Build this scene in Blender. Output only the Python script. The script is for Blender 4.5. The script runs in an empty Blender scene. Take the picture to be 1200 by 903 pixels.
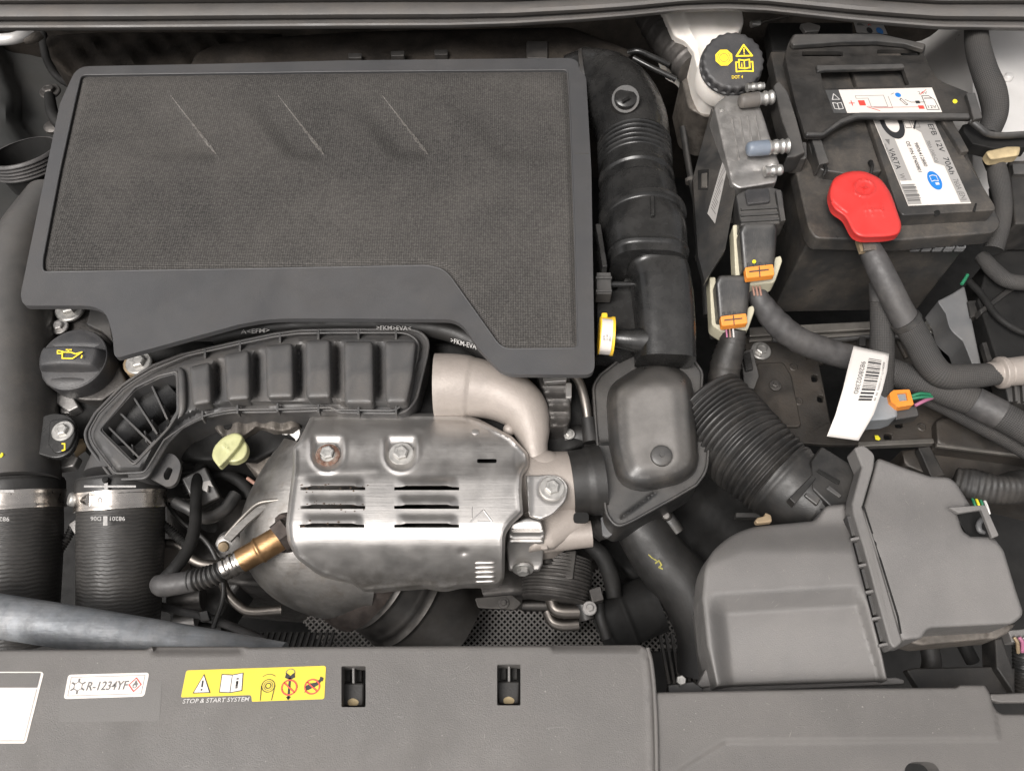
import bpy, bmesh, math, random
import numpy as np
from mathutils import Vector, Matrix
from mathutils.geometry import delaunay_2d_cdt
random.seed(7)
sc = bpy.context.scene
COL = sc.collection

# ------------------------------------------------------------------ camera
FPX, DIST, PITCH = 940.0, 0.94, math.radians(29)
FWD = Vector((0, math.sin(PITCH), -math.cos(PITCH)))
UPV = Vector((0, math.cos(PITCH), math.sin(PITCH)))
RGT = Vector((1, 0, 0))
CAM = -FWD * DIST
cd = bpy.data.cameras.new('camera'); cam = bpy.data.objects.new('camera', cd); COL.objects.link(cam)
cd.sensor_width = 36; cd.lens = 36 * FPX / 1200; cd.clip_start = 0.02; cd.clip_end = 100
cam.location = CAM; cam.rotation_euler = (PITCH, 0, 0)
sc.camera = cam

# ------------------------------------------------------------------ daylight (soft, overcast)
SUN_EL, SUN_AZ = math.radians(60), math.radians(222)
w = bpy.data.worlds.new('World'); sc.world = w; w.use_nodes = True
nt = w.node_tree; nt.nodes.clear()
sky = nt.nodes.new('ShaderNodeTexSky'); sky.sky_type = 'NISHITA'; sky.sun_disc = False
sky.sun_elevation = SUN_EL; sky.sun_rotation = SUN_AZ; sky.dust_density = 6; sky.air_density = 1.0; sky.ozone_density = 0.4
hs = nt.nodes.new('ShaderNodeHueSaturation'); hs.inputs['Saturation'].default_value = 0.12
tint = nt.nodes.new('ShaderNodeMix'); tint.data_type = 'RGBA'; tint.blend_type = 'MULTIPLY'
tint.inputs[0].default_value = 1; tint.inputs[7].default_value = (1.0, 0.972, 0.950, 1)
bg = nt.nodes.new('ShaderNodeBackground'); bg.inputs[1].default_value = 0.13
wo = nt.nodes.new('ShaderNodeOutputWorld')
nt.links.new(sky.outputs[0], hs.inputs['Color']); nt.links.new(hs.outputs[0], tint.inputs[6])
nt.links.new(tint.outputs[2], bg.inputs[0]); nt.links.new(bg.outputs[0], wo.inputs[0])
sd = bpy.data.lights.new('sun', 'SUN'); sd.energy = 2.4; sd.angle = math.radians(28); sd.color = (1, .965, .93)
sun = bpy.data.objects.new('sun', sd); COL.objects.link(sun)
sdir = Vector((math.sin(SUN_AZ) * math.cos(SUN_EL), math.cos(SUN_AZ) * math.cos(SUN_EL), math.sin(SUN_EL)))
sun.rotation_euler = sdir.to_track_quat('Z', 'Y').to_euler(); sun.location = sdir * 3
vs = sc.view_settings; vs.view_transform = 'Standard'; vs.look = 'None'; vs.gamma = 1; vs.use_curve_mapping = False
vs.exposure = 0.40

# ------------------------------------------------------------------ placing: photograph pixel + height (mm) -> metres
def ray_t(px, py, z):
    d = FWD * DIST + RGT * ((px - 600) / 1000) + UPV * ((451.5 - py) / 1000)
    return d, (z / 1000 - CAM.z) / d.z
def P(px, py, z):
    d, t = ray_t(px, py, z); return CAM + d * t
def S(px, py, z):                       # mm per pixel there
    return ray_t(px, py, z)[1]
Z = Vector((0, 0, 1))

# ------------------------------------------------------------------ materials
MATS = {}
def mat(name, col, rough=.5, metal=0., var=.2, vscale=25., grain=0., gscale=500., dust=0., dustcol=(.20, .165, .13),
        dscale=14., spec=.5, rvar=.12, speck=0., scratch=0., weave=None, stain=0., staincol=(.10, .05, .02), trans=0., ani=0., blotch=0., top=0., topcol=(.27, .255, .24), toplo=.80, grime=None):
    m = bpy.data.materials.new(name); m.use_nodes = True; MATS[name] = m
    t = m.node_tree; N = t.nodes; L = t.links
    b = N['Principled BSDF']
    tc = N.new('ShaderNodeTexCoord')
    oc = tc.outputs['Object']
    def noise(sc_, det=5, ro=.6, vec=None):
        n = N.new('ShaderNodeTexNoise'); n.inputs['Scale'].default_value = sc_
        n.inputs['Detail'].default_value = det; n.inputs['Roughness'].default_value = ro
        L.new(vec or oc, n.inputs['Vector']); return n.outputs['Fac']
    def rng(s, a, b_, c, d):
        n = N.new('ShaderNodeMapRange'); n.inputs[1].default_value = a; n.inputs[2].default_value = b_
        n.inputs[3].default_value = c; n.inputs[4].default_value = d; L.new(s, n.inputs[0]); return n.outputs[0]
    def mix(f, a, b_, bt='MIX'):
        n = N.new('ShaderNodeMix'); n.data_type = 'RGBA'; n.blend_type = bt
        if isinstance(f, (int, float)): n.inputs[0].default_value = f
        else: L.new(f, n.inputs[0])
        for i, x in ((6, a), (7, b_)):
            if isinstance(x, tuple): n.inputs[i].default_value = (*x[:3], 1)
            else: L.new(x, n.inputs[i])
        return n.outputs[2]
    def mth(op, a, b_):
        n = N.new('ShaderNodeMath'); n.operation = op
        for i, x in ((0, a), (1, b_)):
            if isinstance(x, (int, float)): n.inputs[i].default_value = x
            else: L.new(x, n.inputs[i])
        return n.outputs[0]
    lo = tuple(c * (1 - var) for c in col); hi = tuple(min(1, c * (1 + var)) for c in col)
    c = mix(rng(noise(vscale), .3, .7, 0, 1), lo, hi)
    height = None
    if weave:                           # (kind, pitch m) on the tube's UV or object space
        kind, pitch, amt, wcol = weave
        if kind == 'braid':
            uv = tc.outputs['UV']; sp = N.new('ShaderNodeSeparateXYZ'); L.new(uv, sp.inputs[0])
            a = mth('ADD', mth('MULTIPLY', sp.outputs[0], pitch), mth('MULTIPLY', sp.outputs[1], pitch))
            b2 = mth('SUBTRACT', mth('MULTIPLY', sp.outputs[0], pitch), mth('MULTIPLY', sp.outputs[1], pitch))
            h = mth('MULTIPLY', mth('SINE', mth('MULTIPLY', a, 6.2832), 0), mth('SINE', mth('MULTIPLY', b2, 6.2832), 0))
            h = rng(h, -1, 1, 0, 1)
        elif kind == 'cord':
            uv = tc.outputs['UV']; sp = N.new('ShaderNodeSeparateXYZ'); L.new(uv, sp.inputs[0])
            wob = mth('MULTIPLY', noise(160, 2), .7)
            zig = mth('MULTIPLY', mth('PINGPONG', mth('MULTIPLY', sp.outputs[0], 11.0), .5), .45)
            h = mth('SINE', mth('MULTIPLY', mth('ADD', mth('ADD', mth('MULTIPLY', sp.outputs[1], pitch), zig), wob), 6.2832), 0)
            h = rng(h, -1, 1, 0, 1)
        else:                           # cloth
            sp = N.new('ShaderNodeSeparateXYZ'); L.new(oc, sp.inputs[0])
            wx = mth('SINE', mth('MULTIPLY', sp.outputs[0], 6.2832 / pitch), 0)
            wy = mth('SINE', mth('MULTIPLY', sp.outputs[1], 6.2832 / pitch / .8), 0)
            h = rng(mth('ADD', mth('MULTIPLY', wx, .6), wy), -1.6, 1.6, 0, 1)
            h = mth('MULTIPLY', h, rng(noise(380, 2), .3, .7, .35, 1.3))
        c = mix(mth('MULTIPLY', h, amt), c, wcol)
        height = h
    if speck:
        c = mix(mth('MULTIPLY', rng(noise(700, 2, .7), .58, .72, 0, 1), speck), c, dustcol)
    if dust:
        f = mth('MULTIPLY', rng(noise(dscale, 8, .68), .42, .72, 0, 1), dust)
        f = mth('MULTIPLY', f, rng(noise(260, 3, .7), .3, .65, .45, 1.1))
        c = mix(f, c, dustcol)
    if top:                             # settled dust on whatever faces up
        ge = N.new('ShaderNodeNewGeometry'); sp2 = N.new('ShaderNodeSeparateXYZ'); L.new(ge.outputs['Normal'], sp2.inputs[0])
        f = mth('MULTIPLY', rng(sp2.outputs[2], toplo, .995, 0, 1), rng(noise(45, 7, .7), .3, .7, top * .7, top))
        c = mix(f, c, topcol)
    if grime:                           # road dirt on the low part of a pressing
        z0_, z1_, am, gc_ = grime
        sp3 = N.new('ShaderNodeSeparateXYZ'); L.new(oc, sp3.inputs[0])
        f = mth('MULTIPLY', rng(sp3.outputs[2], z0_, z1_, 0, 1), rng(noise(55, 8, .75), .38, .62, .15 * am, am))
        c = mix(f, c, gc_)
    if blotch:
        f = mth('MULTIPLY', rng(noise(38, 9, .75), .50, .66, 0, 1), blotch)
        c = mix(f, c, tuple(x * .42 for x in col))
    if stain:
        f = mth('MULTIPLY', rng(noise(60, 8, .7), .52, .66, 0, 1), stain)
        c = mix(f, c, staincol)
    L.new(c, b.inputs['Base Color'])
    b.inputs['Metallic'].default_value = metal
    r = rng(noise(vscale * 2.3, 6), .3, .7, max(.03, rough - rvar), min(1, rough + rvar))
    L.new(r, b.inputs['Roughness'])
    b.inputs['Specular IOR Level'].default_value = spec
    if ani: b.inputs['Anisotropic'].default_value = ani
    if trans:
        b.inputs['Subsurface Weight'].default_value = trans; b.inputs['Subsurface Radius'].default_value = (.006, .005, .004)
    hh = None
    if grain: hh = mth('MULTIPLY', noise(gscale, 3, .6), grain)
    if scratch:
        mp = N.new('ShaderNodeMapping'); mp.inputs['Scale'].default_value = (6, 260, 120); L.new(oc, mp.inputs[0])
        s2 = mth('MULTIPLY', noise(1.0, 6, .7, mp.outputs[0]), scratch)
        hh = s2 if hh is None else mth('ADD', hh, s2)
    if height is not None:
        hh = height if hh is None else mth('ADD', hh, height)
    if hh is not None:
        bp = N.new('ShaderNodeBump'); bp.inputs['Strength'].default_value = .55; bp.inputs['Distance'].default_value = .0008
        L.new(hh, bp.inputs['Height']); L.new(bp.outputs[0], b.inputs['Normal'])
    return m

mat('cover_plastic', (.056, .056, .058), .50, grain=.5, gscale=1100, var=.08, vscale=9, dust=.10, dscale=7)
mat('cover_cloth', (.017, .0164, .0160), .95, spec=.15, var=.35, vscale=4, weave=('cloth', .0030, .95, (.100, .095, .090)), speck=.6, dust=.3, dscale=4, dustcol=(.135, .124, .112))
mat('lit_cloth', (.125, .118, .110), .9, spec=.15, var=.8, vscale=380, speck=.5)  # paler cloth colour for the light painted along the cover ridges
mat('slam_plastic', (.103, .097, .092), .52, grain=.8, gscale=1000, var=.08, vscale=6, dust=.35, dustcol=(.165, .152, .14), dscale=9, speck=.2, rvar=.18)
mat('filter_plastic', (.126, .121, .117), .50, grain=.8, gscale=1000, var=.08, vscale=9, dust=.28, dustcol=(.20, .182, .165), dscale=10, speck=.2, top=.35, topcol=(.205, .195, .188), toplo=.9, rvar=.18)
mat('duct_plastic', (.066, .065, .065), .48, grain=.5, gscale=700, var=.12, vscale=18, dust=.22)
mat('gloss_black', (.013, .013, .013), .27, grain=.25, gscale=500, var=.3, dust=.2, dustcol=(.075, .07, .064), rvar=.12, top=.22, topcol=(.07, .068, .065), toplo=.88)
mat('satin_black', (.026, .026, .026), .42, grain=.4, var=.3, dust=.22, top=.35, topcol=(.15, .145, .14), toplo=.85)
mat('dusty_black', (.020, .019, .018), .58, grain=.6, var=.35, dust=.4, dustcol=(.085, .072, .06), speck=.15)
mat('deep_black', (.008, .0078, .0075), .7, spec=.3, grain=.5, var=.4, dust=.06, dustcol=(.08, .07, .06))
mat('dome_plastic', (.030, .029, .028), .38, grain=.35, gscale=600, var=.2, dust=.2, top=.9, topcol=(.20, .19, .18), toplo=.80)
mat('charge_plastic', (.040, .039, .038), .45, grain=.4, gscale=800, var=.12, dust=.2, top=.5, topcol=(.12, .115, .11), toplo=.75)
mat('mesh_metal', (.32, .305, .29), .5, .4, var=.3, dust=.3, dustcol=(.15, .13, .11))
mat('hose_black', (.017, .0165, .016), .48, grain=.4, var=.3, dust=.3, dustcol=(.10, .088, .076), dscale=20, speck=.1)
mat('rubber', (.015, .0145, .014), .52, grain=.4, var=.15, dust=.16, dustcol=(.08, .07, .06), speck=.05)
mat('seal_rubber', (.105, .10, .096), .55, grain=.5, var=.12, vscale=12, dust=.28, speck=.15)
mat('cord_rubber', (.020, .019, .018), .48, var=.15, weave=('cord', 72.0, .4, (.055, .051, .047)), dust=.12, dustcol=(.12, .105, .09))
mat('braid', (.020, .0195, .0195), .8, var=.25, weave=('braid', 22.0, .6, (.095, .091, .087)), dust=.2, spec=.3, dustcol=(.11, .095, .08))
mat('tape', (.052, .050, .050), .55, var=.25, vscale=60, grain=.6, gscale=300, dust=.4, dustcol=(.11, .10, .09))
mat('felt', (.020, .0175, .0155), .95, spec=.1, var=.4, grain=1.5, gscale=250, dust=.35, dustcol=(.085, .07, .055), speck=.2)
mat('shield_steel', (.60, .58, .56), .46, .95, var=.08, vscale=14, scratch=.55, grain=.2, gscale=300, stain=.06, staincol=(.28, .23, .18), dust=.14, dustcol=(.32, .285, .25), dscale=20, rvar=.08, grime=(-.020, -.052, .6, (.22, .19, .155)))
mat('dull_steel', (.25, .24, .228), .50, .9, var=.3, vscale=18, scratch=.5, grain=.4, gscale=300, dust=.45, dustcol=(.15, .13, .11), stain=.25, staincol=(.12, .085, .055), blotch=.25)
mat('dark_steel', (.10, .095, .09), .5, 1, var=.3, dust=.4, dustcol=(.09, .075, .06))
mat('clamp_steel', (.52, .485, .45), .28, 1, var=.06, scratch=.5, dust=.05, dustcol=(.3, .27, .23))
mat('bolt_zinc', (.46, .45, .43), .45, .8, var=.15, vscale=120, dust=.25, dustcol=(.3, .28, .25))
mat('rust', (.12, .062, .042), .9, .2, var=.5, vscale=250, grain=2, gscale=350, dust=.8, dustcol=(.34, .30, .26), dscale=160)
mat('cream_cast', (.30, .265, .238), .5, .15, var=.10, vscale=30, grain=.8, gscale=420, dust=.25, dustcol=(.24, .20, .17), rvar=.08)
mat('alloy', (.42, .405, .39), .46, .75, var=.15, vscale=40, grain=.9, gscale=350, dust=.25, dustcol=(.24, .22, .20))
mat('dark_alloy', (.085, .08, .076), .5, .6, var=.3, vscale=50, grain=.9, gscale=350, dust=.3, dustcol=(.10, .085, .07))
mat('dirty_cast', (.13, .117, .104), .6, .4, var=.4, vscale=50, grain=1.4, gscale=250, dust=.5, dustcol=(.17, .14, .11), stain=.5, staincol=(.03, .025, .02))
mat('bronze', (.36, .215, .105), .40, .9, var=.22, vscale=60, scratch=.6, dust=.3, dustcol=(.2, .15, .1))
mat('burnt_hex', (.070, .058, .052), .6, .6, var=.4, vscale=90, stain=.3, staincol=(.07, .042, .03))
mat('pipe_steel', (.20, .182, .165), .40, .9, var=.15, dust=.3, dustcol=(.12, .105, .09))
mat('galv_tube', (.20, .213, .228), .58, .4, var=.3, vscale=30, grain=.9, gscale=220, scratch=1.4, dust=.6, dustcol=(.31, .30, .29), dscale=26, blotch=.4)
mat('silver_paint', (.60, .585, .57), .38, .2, var=.05, vscale=8, dust=.25, dustcol=(.45, .42, .38))
mat('grey_paint', (.050, .051, .050), .45, .1, var=.15, vscale=10, dust=.3, dscale=9, dustcol=(.10, .09, .08))
mat('tray_metal', (.045, .041, .037), .5, .35, var=.35, vscale=22, grain=.9, gscale=300, dust=.6, dustcol=(.085, .066, .050), speck=.3)
mat('rail_metal', (.24, .225, .205), .4, .7, var=.25, dust=.4, dustcol=(.12, .10, .08))
mat('white_tank', (.80, .755, .70), .45, var=.07, vscale=18, trans=.2, dust=.2, dustcol=(.42, .35, .27))
mat('cap_black', (.036, .036, .038), .5, grain=.7, gscale=600, var=.15, dust=.12, speck=.1)
mat('battery_black', (.033, .032, .031), .42, grain=.35, var=.25, vscale=14, dust=.35, dscale=18, rvar=.15)
mat('red_cap', (.55, .036, .032), .46, var=.10, vscale=14, grain=.35, gscale=700, trans=.04, dust=.08, dustcol=(.50, .12, .10), rvar=.14)
mat('cream_plastic', (.45, .42, .31), .5, var=.1, dust=.25)
mat('orange_plastic', (.72, .24, .03), .45, var=.12, dust=.15)
mat('yellow_plastic', (.80, .50, .04), .45, var=.08)
mat('lime_plastic', (.45, .45, .235), .42, var=.1, vscale=60, trans=.1, dust=.2, dustcol=(.32, .30, .2))
mat('blue_cap', (.15, .178, .22), .45, var=.15, trans=.1, dust=.2)
mat('grey_cap', (.10, .092, .085), .6, var=.2, dust=.3)
mat('grey_connector', (.22, .235, .25), .5, var=.12, dust=.3)
mat('pale_grey_plastic', (.115, .117, .12), .5, var=.15, dust=.2)
mat('tan_foam', (.42, .33, .19), .8, var=.25, vscale=50, grain=1, gscale=260)
mat('paper', (.60, .57, .54), .6, var=.03, vscale=6)
mat('sticker_white', (.64, .595, .555), .45, var=.03)
mat('sticker_yellow', (.64, .50, .035), .45, var=.03)
mat('sticker_grey', (.36, .345, .33), .4, .2, var=.04)
mat('sticker_dark', (.06, .06, .06), .5, var=.1)
mat('ink', (.02, .02, .022), .6, var=.1)
mat('ink_grey', (.13, .125, .12), .6, var=.1)
mat('ink_red', (.62, .06, .045), .5, var=.05)
mat('ink_blue', (.012, .17, .52), .45, var=.05)
mat('ink_yellow', (.86, .62, .03), .5, var=.08, vscale=200)
mat('ink_pale', (.30, .29, .28), .6, var=.3, vscale=350)
mat('slam_patch', (.116, .110, .104), .42, grain=.5, gscale=1000, var=.05, vscale=8, speck=.1, dustcol=(.19, .175, .16))
mat('grime', (.075, .05, .034), .9, var=.5, vscale=300)
mat('chalk_yellow', (.30, .27, .06), .8, var=.5, vscale=300)
mat('scuff', (.20, .188, .175), .6, var=.4, vscale=200)
mat('ink_white', (.52, .505, .49), .6, var=.2, vscale=300)
mat('paint_yellow', (.70, .62, .03), .5, var=.1)
mat('wire_green', (.02, .16, .08), .5); mat('wire_pink', (.34, .12, .20), .5); mat('wire_copper', (.30, .17, .13), .5)
mat('brass_tan', (.32, .24, .15), .5, .4, var=.3, dust=.3)

# ------------------------------------------------------------------ building helpers
WLOC = {}
def mk(name, vs_, fs, m, parent=None, bevel=0, seg=2, sharp=38, uvs=None, kind=None, label=None, cat=None, group=None, solid=0, flat=False, bang=35):
    vs_ = [Vector(v) for v in vs_]
    if parent is None:
        c = Vector((sum(v.x for v in vs_), sum(v.y for v in vs_), 0)) / len(vs_); c.z = min(v.z for v in vs_)
    else:
        c = sum(vs_, Vector()) / len(vs_)
    me = bpy.data.meshes.new(name)
    me.from_pydata([v - c for v in vs_], [], fs); me.validate()
    if uvs:
        ul = me.uv_layers.new(name='UVMap')
        if len(uvs) == len(me.loops):
            ul.data.foreach_set('uv', [x for u in uvs for x in u])
    me.materials.append(MATS[m])
    bm = bmesh.new(); bm.from_mesh(me); bmesh.ops.recalc_face_normals(bm, faces=bm.faces[:]); bm.to_mesh(me); bm.free()
    if not flat:
        me.shade_smooth()
        if not bevel: me.set_sharp_from_angle(angle=math.radians(sharp))
    o = bpy.data.objects.new(name, me); COL.objects.link(o)
    if parent is not None:
        o.parent = parent; o.location = c - WLOC[parent.name]
    else: o.location = c
    WLOC[o.name] = c
    if solid:
        md = o.modifiers.new('thickness', 'SOLIDIFY'); md.thickness = solid / 1000; md.offset = -1
    if bevel:
        md = o.modifiers.new('bevel', 'BEVEL'); md.width = bevel / 1000; md.segments = seg; md.limit_method = 'ANGLE'
        md.angle_limit = math.radians(bang); md.harden_normals = True; md.use_clamp_overlap = True
    if kind: o['kind'] = kind
    if label: o['label'] = label
    if cat: o['category'] = cat
    if group: o['group'] = group
    return o
def thing(name, label, cat, at, group=None):
    o = bpy.data.objects.new(name, None); COL.objects.link(o); o.empty_display_size = .02
    o.location = at; WLOC[o.name] = Vector(at); o['label'] = label; o['category'] = cat
    if group: o['group'] = group
    return o

def rounded(pts, k=5):
    out = []; n = len(pts)
    for i, p in enumerate(pts):
        if len(p) < 3 or p[2] <= 0: out.append((p[0], p[1])); continue
        a = pts[i - 1]; b = pts[(i + 1) % n]; r = p[2]
        da = math.hypot(a[0] - p[0], a[1] - p[1]); db = math.hypot(b[0] - p[0], b[1] - p[1])
        ra = min(r, da * .48); rb = min(r, db * .48)
        A = (p[0] + (a[0] - p[0]) * ra / da, p[1] + (a[1] - p[1]) * ra / da)
        B = (p[0] + (b[0] - p[0]) * rb / db, p[1] + (b[1] - p[1]) * rb / db)
        for j in range(k + 1):
            t = j / k
            out.append(((1 - t) ** 2 * A[0] + 2 * t * (1 - t) * p[0] + t * t * B[0], (1 - t) ** 2 * A[1] + 2 * t * (1 - t) * p[1] + t * t * B[1]))
    return out
def resample(pts, step):
    out = []; n = len(pts)
    for i in range(n):
        a, b = pts[i], pts[(i + 1) % n]; d = math.hypot(b[0] - a[0], b[1] - a[1]); k = max(1, int(round(d / step)))
        for j in range(k): out.append((a[0] + (b[0] - a[0]) * j / k, a[1] + (b[1] - a[1]) * j / k))
    return out
def inside(pts, poly):
    pts = np.asarray(pts, float); x, y = pts[:, 0], pts[:, 1]; r = np.zeros(len(pts), bool)
    q = np.asarray(poly, float); n = len(q); j = n - 1
    for i in range(n):
        c = ((q[i, 1] > y) != (q[j, 1] > y))
        with np.errstate(divide='ignore', invalid='ignore'):
            c &= x < (q[j, 0] - q[i, 0]) * (y - q[i, 1]) / (q[j, 1] - q[i, 1] + 1e-12) + q[i, 0]
        r ^= c; j = i
    return r
def dist(pts, poly):
    pts = np.asarray(pts, float); q = np.asarray(poly, float); d = np.full(len(pts), 1e9)
    for i in range(len(q)):
        a = q[i]; b = q[(i + 1) % len(q)]; ab = b - a; l2 = ab @ ab + 1e-12
        t = np.clip(((pts - a) @ ab) / l2, 0, 1); pr = a + t[:, None] * ab
        d = np.minimum(d, np.hypot(*(pts - pr).T))
    return d

def field(name, outline, z0, m, parent=None, h=None, step=5, rnd=0, skirt=20, holes=(), hskirt=2, draft=0, bmul=1.0, **kw):
    """moulded or pressed surface: outline in pixels lying near height z0 (mm), relief h(px,py,d), rounded rim, side walls going down"""
    ol = resample(rounded(outline), min(step, 6)); hl = [resample(rounded(q), min(step, 4)) for q in holes]
    zf = z0 if callable(z0) else (lambda x, y: z0)
    loops = [ol] + hl
    V = []; E = []
    for lp in loops:
        s = len(V); V += lp; E += [(s + i, s + (i + 1) % len(lp)) for i in range(len(lp))]
    nb = len(V)
    a = np.array(ol); x0, y0 = a.min(0); x1, y1 = a.max(0)
    gx, gy = np.meshgrid(np.arange(x0, x1, step), np.arange(y0, y1, step))
    cand = np.column_stack([gx.ravel() + (np.arange(gx.size) // gx.shape[1] % 2) * step * .5, gy.ravel()])
    md = step * .55
    if rnd:
        md = max(md, rnd + step * .3)
    k = inside(cand, ol); cand = cand[k]
    dd = dist(cand, ol)
    for q in hl:
        cand_in = inside(cand, q); dq = dist(cand, q)
        keep = ~cand_in & (dq > step * .5); cand = cand[keep]; dd = dd[keep]
    cand = cand[dd > md]
    extra = []
    if rnd:
        n = len(ol); ar = sum(ol[i][0] * ol[(i + 1) % n][1] - ol[(i + 1) % n][0] * ol[i][1] for i in range(n)); sg = 1 if ar > 0 else -1
        for f in (.12, .32, .6, 1.0):
            ring = []
            for i in range(n):
                p, q2 = ol[i - 1], ol[(i + 1) % n]; tx, ty = q2[0] - p[0], q2[1] - p[1]; l = math.hypot(tx, ty) + 1e-9
                ring.append((ol[i][0] - ty / l * sg * rnd * f, ol[i][1] + tx / l * sg * rnd * f))
            ring = np.array(ring); ok = inside(ring, ol); dr = dist(ring, ol); ok &= dr > rnd * f * .9
            for q in hl: ok &= ~inside(ring, q)
            extra.append(ring[ok])
    pts = list(V) + [tuple(p) for p in cand]
    for e in extra: pts += [tuple(p) for p in e]
    ov, oe, of, *_ = delaunay_2d_cdt([Vector(p) for p in pts], E, [], 0, 1e-4)
    xy = np.array([(v.x, v.y) for v in ov])
    fs = [f for f in of]
    cen = np.array([xy[list(f)].mean(0) for f in fs])
    ok = inside(cen, ol)
    for q in hl: ok &= ~inside(cen, q)
    fs = [tuple(f) for f, o_ in zip(fs, ok) if o_]
    d = dist(xy, ol)
    W = []
    for (x, y), di in zip(xy, d):
        dz = 0
        if rnd and di < rnd: dz -= bmul * (rnd - math.sqrt(max(0, rnd * rnd - (rnd - di) ** 2)))
        if h: dz += h(x, y, di)
        W.append(P(x, y, zf(x, y) + dz))
    # boundary edges -> walls
    cnt = {}
    for f in fs:
        for i in range(len(f)):
            e = (f[i], f[(i + 1) % len(f)]); cnt[tuple(sorted(e))] = cnt.get(tuple(sorted(e)), []) + [e]
    low = {}
    def lower(i):
        if i not in low:
            isb = d[i] < .6
            v = W[i].copy(); v.z -= (skirt if isb else hskirt) / 1000
            low[i] = len(W); W.append(v)
        return low[i]
    walls = []
    if skirt:
        for k_, es in cnt.items():
            if len(es) == 1:
                i, j = es[0]; walls.append((j, i, lower(i), lower(j)))
    return mk(name, W, fs + walls, m, parent, sharp=kw.pop('sharp', 50), **kw)

def slab(name, outline, z, depth, m, parent=None, bevel=1.5, holes=(), **kw):
    """flat moulded plate: outline in pixels at height z (number or f(px,py)), thickness depth mm"""
    zf = z if callable(z) else (lambda x, y: z)
    loops = [rounded(outline)] + [rounded(q) for q in holes]
    bm = bmesh.new()
    for lp in loops:
        vv = [bm.verts.new(P(x, y, zf(x, y))) for x, y in lp]
        for i in range(len(vv)): bm.edges.new((vv[i], vv[(i + 1) % len(vv)]))
    if len(loops) == 1:
        bm.faces.new(bm.verts[:])
    else:
        bmesh.ops.triangle_fill(bm, edges=bm.edges[:], use_beauty=True, use_dissolve=False)
    r = bmesh.ops.extrude_face_region(bm, geom=bm.faces[:])
    for v in [g for g in r['geom'] if isinstance(g, bmesh.types.BMVert)]: v.co.z -= depth / 1000
    bm.verts.index_update()
    V = [v.co.copy() for v in bm.verts]; F = [tuple(v.index for v in f.verts) for f in bm.faces]; bm.free()
    return mk(name, V, F, m, parent, bevel=bevel, **kw)
def rect(x0, y0, x1, y1, r=0): return [(x0, y0, r), (x1, y0, r), (x1, y1, r), (x0, y1, r)]
def orient(px, py, z, ang=0, tilt=0):
    """local frame at a point: ang rotates in plan (deg), tilt leans towards the viewer"""
    M = Matrix.Rotation(math.radians(ang), 3, 'Z') @ Matrix.Rotation(math.radians(tilt), 3, 'X'); return P(px, py, z), M
def box(name, c, M, hx, hy, hz, m, parent=None, bevel=1.5, **kw):
    V = [c + M @ Vector((sx * hx, sy * hy, sz * hz)) / 1000 for sz in (-1, 1) for sx, sy in ((-1, -1), (1, -1), (1, 1), (-1, 1))]
    F = [(0, 3, 2, 1), (4, 5, 6, 7), (0, 1, 5, 4), (1, 2, 6, 5), (2, 3, 7, 6), (3, 0, 4, 7)]
    return mk(name, V, F, m, parent, bevel=bevel, **kw)
def lathe(name, prof, org, axis, m, parent=None, seg=32, rmod=None, sharp=38, start=0., **kw):
    axis = Vector(axis).normalized(); ref = Vector((0, 1, 0)) if abs(axis.y) < .9 else Vector((1, 0, 0))
    u = axis.cross(ref).normalized(); v = axis.cross(u)
    V = []; F = []; R = []
    for i, (r, hh) in enumerate(prof):
        if r < 1e-6: R.append([len(V)]); V.append(org + axis * hh / 1000); continue
        row = []
        for k in range(seg):
            a = 2 * math.pi * k / seg + start; q = r * (rmod(a, i) if rmod else 1)
            row.append(len(V)); V.append(org + axis * hh / 1000 + (u * math.cos(a) + v * math.sin(a)) * q / 1000)
        R.append(row)
    for a, b in zip(R, R[1:]):
        if len(a) == 1 and len(b) == 1: continue
        for k in range(seg):
            if len(a) == 1: F.append((a[0], b[k], b[(k + 1) % seg]))
            elif len(b) == 1: F.append((a[k], a[(k + 1) % seg], b[0]))
            else: F.append((a[k], a[(k + 1) % seg], b[(k + 1) % seg], b[k]))
    return mk(name, V, F, m, parent, sharp=sharp, **kw)
def catmull(pts, n):
    pts = [np.array(p, float) for p in pts]; k = len(pts)
    if k == 2: return [pts[0] + (pts[1] - pts[0]) * i / (n - 1) for i in range(n)]
    out = []
    for i in range(n):
        t = i / (n - 1) * (k - 1); j = min(int(t), k - 2); f = t - j
        p1, p2 = pts[j], pts[j + 1]; p0 = pts[j - 1] if j else 2 * p1 - p2; p3 = pts[j + 2] if j + 2 < k else 2 * p2 - p1
        out.append(.5 * ((2 * p1) + (-p0 + p2) * f + (2 * p0 - 5 * p1 + 4 * p2 - p3) * f * f + (-p0 + 3 * p1 - 3 * p2 + p3) * f ** 3))
    return out
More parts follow.
